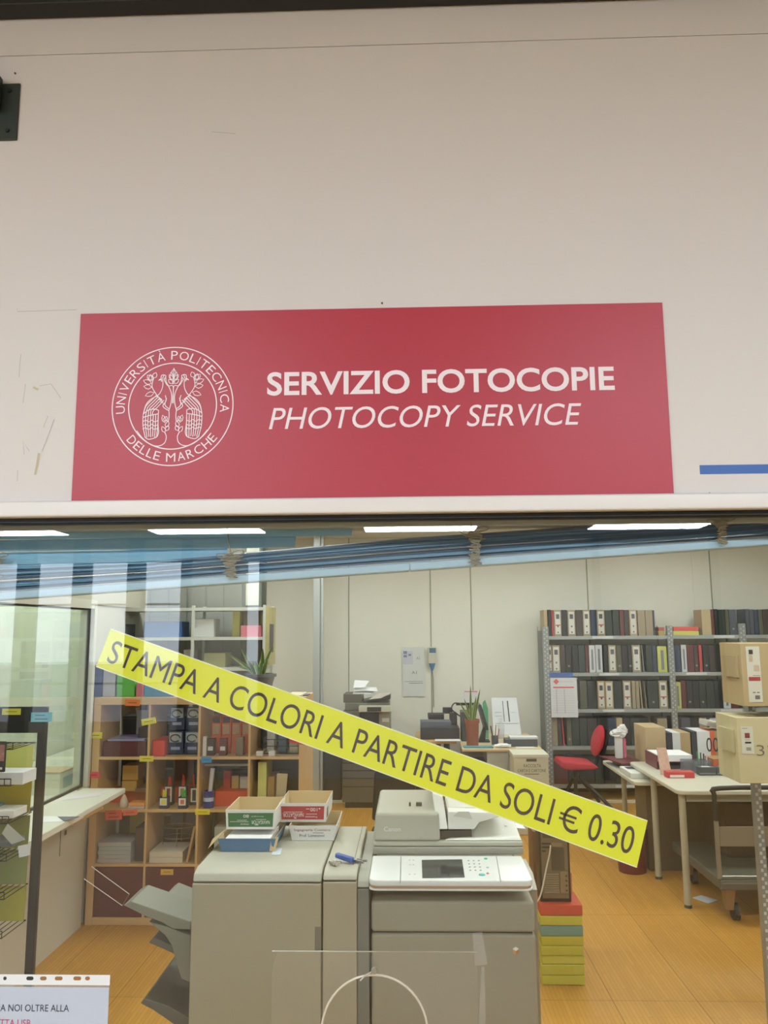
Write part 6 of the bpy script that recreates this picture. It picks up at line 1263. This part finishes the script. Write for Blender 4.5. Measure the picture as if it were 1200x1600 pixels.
for k, (xa, xb, lab) in enumerate(((1093, 1118.5, 'black and white staple box at the front of the work table, left one'), (1120.5, 1147, 'black and white staple box at the front of the work table, right one'))):
    ys = P(1100, 1212, Z=z).y; A = P(xa, 1212, Y=ys); B = P(xb, 1199, Y=ys); o = MB().box(A.x, B.x, ys, ys+.07, z+.0008, z+.062).build('staple_box', C(72, 74, 74, .5), label=lab, cat='box', bevel=.002)
    MB().box(A.x+.03, B.x-.04, ys+.01, ys+.05, z+.0624, z+.065).build('top_label', C(206, 206, 204, .6), o); MB().box(A.x+.004, B.x-.004, ys-.0015, ys-.0004, z+.012, z+.02).build('band', C(130, 132, 130, .6), o)
# large brown cartons and dark boards under the table
MB().box(P(1012, 1300, Y=5.62).x, P(1112, 1300, Y=5.62).x, 5.62, 5.95, .001, .66).build('carton', C(104, 88, 62, .8, var=.06), label='large brown carton standing under the work table', cat='carton', bevel=.003)
# bin
c = P(995, 1368, Z=.0); 
t = thing('waste_bin', 'round maroon waste bin standing left of the work table', 'bin', (c.x, c.y+.12, 0)); hb = P(990, 1292, Y=c.y+.1).z
MB().lathe([(.001, 0), (.108, 0), (.128, hb-.03), (.122, hb-.03), (.10, .008), (.001, .008)], (c.x, c.y+.12, 0), 28).build('body', C(112, 40, 44, .45, var=.05), t, smooth=True)
MB().lathe([(.130, hb-.032), (.134, hb-.03), (.134, hb-.004), (.122, hb-.004), (.122, hb-.028)], (c.x, c.y+.12, 0), 28).build('rim', C(64, 62, 62, .5), t, smooth=True)
# trolley
Yt = 4.42; zt0 = P(1150, 1392, Y=Yt).z; zt1 = P(1150, 1380, Y=Yt).z; xA = P(1126, 1390, Y=Yt).x
t = thing('platform_trolley', 'flat grey platform trolley with upright handle under the work table', 'trolley', (xA+.35, Yt+.45, 0))
TG_ = C(96, 94, 82, .45, .2, var=.05); TL = C(136, 128, 112, .45, .2, var=.05)
MB().box(xA, xA+.72, Yt, Yt+1.0, zt0, zt1+.02).build('platform', TG_, t, bevel=.012)
MB().box(xA+.004, xA+.72, Yt-.004, Yt-.0005, zt1-.006, zt1+.004).build('bumper', C(120, 118, 106, .5), t)
hxa, hxb = P(1119, 1320, Y=Yt).x, P(1126, 1320, Y=Yt).x; zg0, zg1 = P(1120, 1283, Y=Yt).z, P(1120, 1236, Y=Yt).z
for x in (hxa, hxa+.66):
    MB().box(x, x+.028, Yt-.001, Yt+.027, zt1+.021, zg0).build('handle_tube', TL, t, bevel=.006); 
MB().tube(smooth_path([(hxa+.014, Yt+.013, zg0+.001), (hxa+.014, Yt+.013, zg1-.03), (hxa+.05, Yt+.013, zg1+.015), (hxa+.6, Yt+.013, zg1+.015), (hxa+.674, Yt+.013, zg1-.03), (hxa+.674, Yt+.013, zg0+.001)], 4), .016, 10).build('grip', BLACKM, t, smooth=True)
MB().box(hxa+.029, hxa+.659, Yt+.004, Yt+.012, P(1150, 1323, Y=Yt).z, P(1150, 1292, Y=Yt).z).build('handle_plate', TL, t, bevel=.002)
MB().cyl((hxa+.03, Yt+.01, P(1150, 1370, Y=Yt).z), (hxa+.65, Yt+.01, P(1150, 1370, Y=Yt).z), .005).build('crossbar', C(176, 174, 160, .3, .6), t)
for x, y in ((xA+.08, Yt+.09), (xA+.62, Yt+.09), (xA+.08, Yt+.88), (xA+.62, Yt+.88)):
    MB().hexa([(x-.02, y-.03, .07), (x+.02, y-.03, .07), (x+.02, y+.03, .07), (x-.02, y+.03, .07)], [(x-.035, y-.045, zt0-.001), (x+.035, y-.045, zt0-.001), (x+.035, y+.045, zt0-.001), (x-.035, y+.045, zt0-.001)]).build('caster_fork', C(150, 120, 84, .4, .4), t)
    MB().cyl((x+.021, y, .055), (x+.055, y, .055), .055, n=20).build('caster_wheel', C(40, 40, 38, .6), t); 
MB().box(P(1133, 1270, Y=4.95).x, P(1133, 1270, Y=4.95).x+.6, 4.95, 5.40, zt1+.0215, .66).build('carton', C(74, 54, 40, .8, var=.06), label='dark brown carton on the trolley under the table at right', cat='carton', bevel=.003)
MB().slab([P(x, y_2, Z=.002) for x, y_2 in ((1082, 1403), (1096, 1399), (1122, 1407), (1106, 1412))], (0, 0, .002)).build('paper_sheet', C(196, 200, 204, .7), label='white slip of paper lying on the orange floor by the table leg', cat='paper')

# ------------------------------------------------------------------ near rack at the right edge with file boxes
YG = 2.95
pa, pb = P(1178, 1235, Y=YG), P(1189, 1235, Y=YG)
t = thing('slotted_rack', 'near slotted steel rack at the right edge carrying file boxes', 'rack', (pa.x+.4, YG+.25, 0))
zr1 = P(1175, 1224, Y=YG-.3).z; zr2 = P(1175, 1104, Y=YG-.3).z
perf_post(pa.x, pa.x+.036, YG-.004, YG+.04, zr2+.2, t, step=.040); 
perf_post(pa.x+1.0, pa.x+1.036, YG-.004, YG+.04, zr2+.42, t, step=.08)
for z in (zr1, zr2):
    mb = MB(); mb.box(pa.x+.0, pa.x+.998, YG-.30, YG-.297, z-.03, z); mb.box(pa.x, pa.x+.998, YG-.297, YG-.006, z-.003, z); mb.box(pa.x+.038, pa.x+.998, YG-.006, YG+.05, z-.03, z-.0); mb.build('shelf', GALV, t)
p0, p1 = P(1164, 1104, Y=YG), P(1215, 1122, Y=YG)
def file_box(lab, px0, pyt, pyb, z, Yb, rgb, lbl, txt=None):
    A = P(px0, pyb, Y=Yb); zt_ = P(px0+20, pyt, Y=Yb).z; x1 = A.x+.34
    t = thing('file_box', lab, 'file box', ((A.x+x1)/2, Yb+.13, z))
    MB().box(A.x, x1, Yb, Yb+.26, z+.001, zt_).build('box_body', C(*rgb, .75, var=.04), t, bevel=.003)
    MB().box(A.x-.014, A.x-.0005, Yb+.03, Yb+.2, z+(zt_-z)*.45, z+(zt_-z)*.80).build('side_flap', C(*[int(c_*.95) for c_ in rgb], .75), t)
    a0, a1, b0, b1 = lbl; La, Lb = P(a0, b1, Y=Yb-.002), P(a1, b0, Y=Yb-.002)
    MB().box(La.x, Lb.x, Yb-.0016, Yb-.0004, La.z, Lb.z).build('label', C(214, 212, 196, .6), t)
    Q = [(La.x, Yb-.002, La.z), (Lb.x, Yb-.002, La.z), (Lb.x, Yb-.002, Lb.z), (La.x, Yb-.002, Lb.z)]
    if txt:
        mb = MB(); bars_on(mb, Q, [(.3, .7, .58, .76)], .0004); mb.build('red_field', C(140, 58, 58, .7), t)
        mb = MB(); bars_on(mb, Q, [(.28, .78, .38, .44), (.1, .55, .92, .935)], .0004); mb.build('dark_print', C(46, 44, 44, .7), t)
        mb = MB(); bars_on(mb, Q, [(.35, .75, .12, .24), (.3, .7, .5, .52)], .0004); mb.build('grey_print', C(150, 150, 140, .7), t)
        c0, c1 = P(1183, 1181, Y=Yb-.002), P(1213, 1164, Y=Yb-.002); mb = MB(); text_on(mb, txt, flatq(c0.x, c1.x, c0.z, c1.z, Yb-.0012), bold=-.012); mb.build('handwriting', C(120, 112, 92, .8, var=0), t)
    else:
        mb = MB(); bars_on(mb, Q, [(.08, .92, .38, .45)], .0004); mb.build('red_field', C(172, 62, 58, .7), t)
        mb = MB(); bars_on(mb, Q, [(.45, .8, .05, .12), (.3, .5, .16, .18), (.6, .8, .16, .18), (.4, .92, .47, .478)], .0004); mb.build('dark_print', C(110, 108, 100, .7), t)
        mb = MB(); bars_on(mb, Q, [(.2, .5, .86, .94)], .0004); mb.build('figure_hair', C(70, 60, 54, .7), t)
        mb = MB(); bars_on(mb, Q, [(.18, .46, .72, .86), (.5, .9, .55, .66)], .0004); mb.build('figure_print', C(196, 176, 150, .7, var=.15, scale=40), t)
file_box('brown file box with tall red banded label on the upper shelf of the near rack', 1163, 1005, 1103, zr2+.0003, YG-.312, (186, 164, 120), (1171, 1186, 1010, 1097))
file_box('pale buff file box marked 32 on the lower shelf of the near rack', 1157, 1121, 1223, zr1+.0003, YG-.312, (206, 194, 152), (1160, 1176, 1135, 1178), '32')
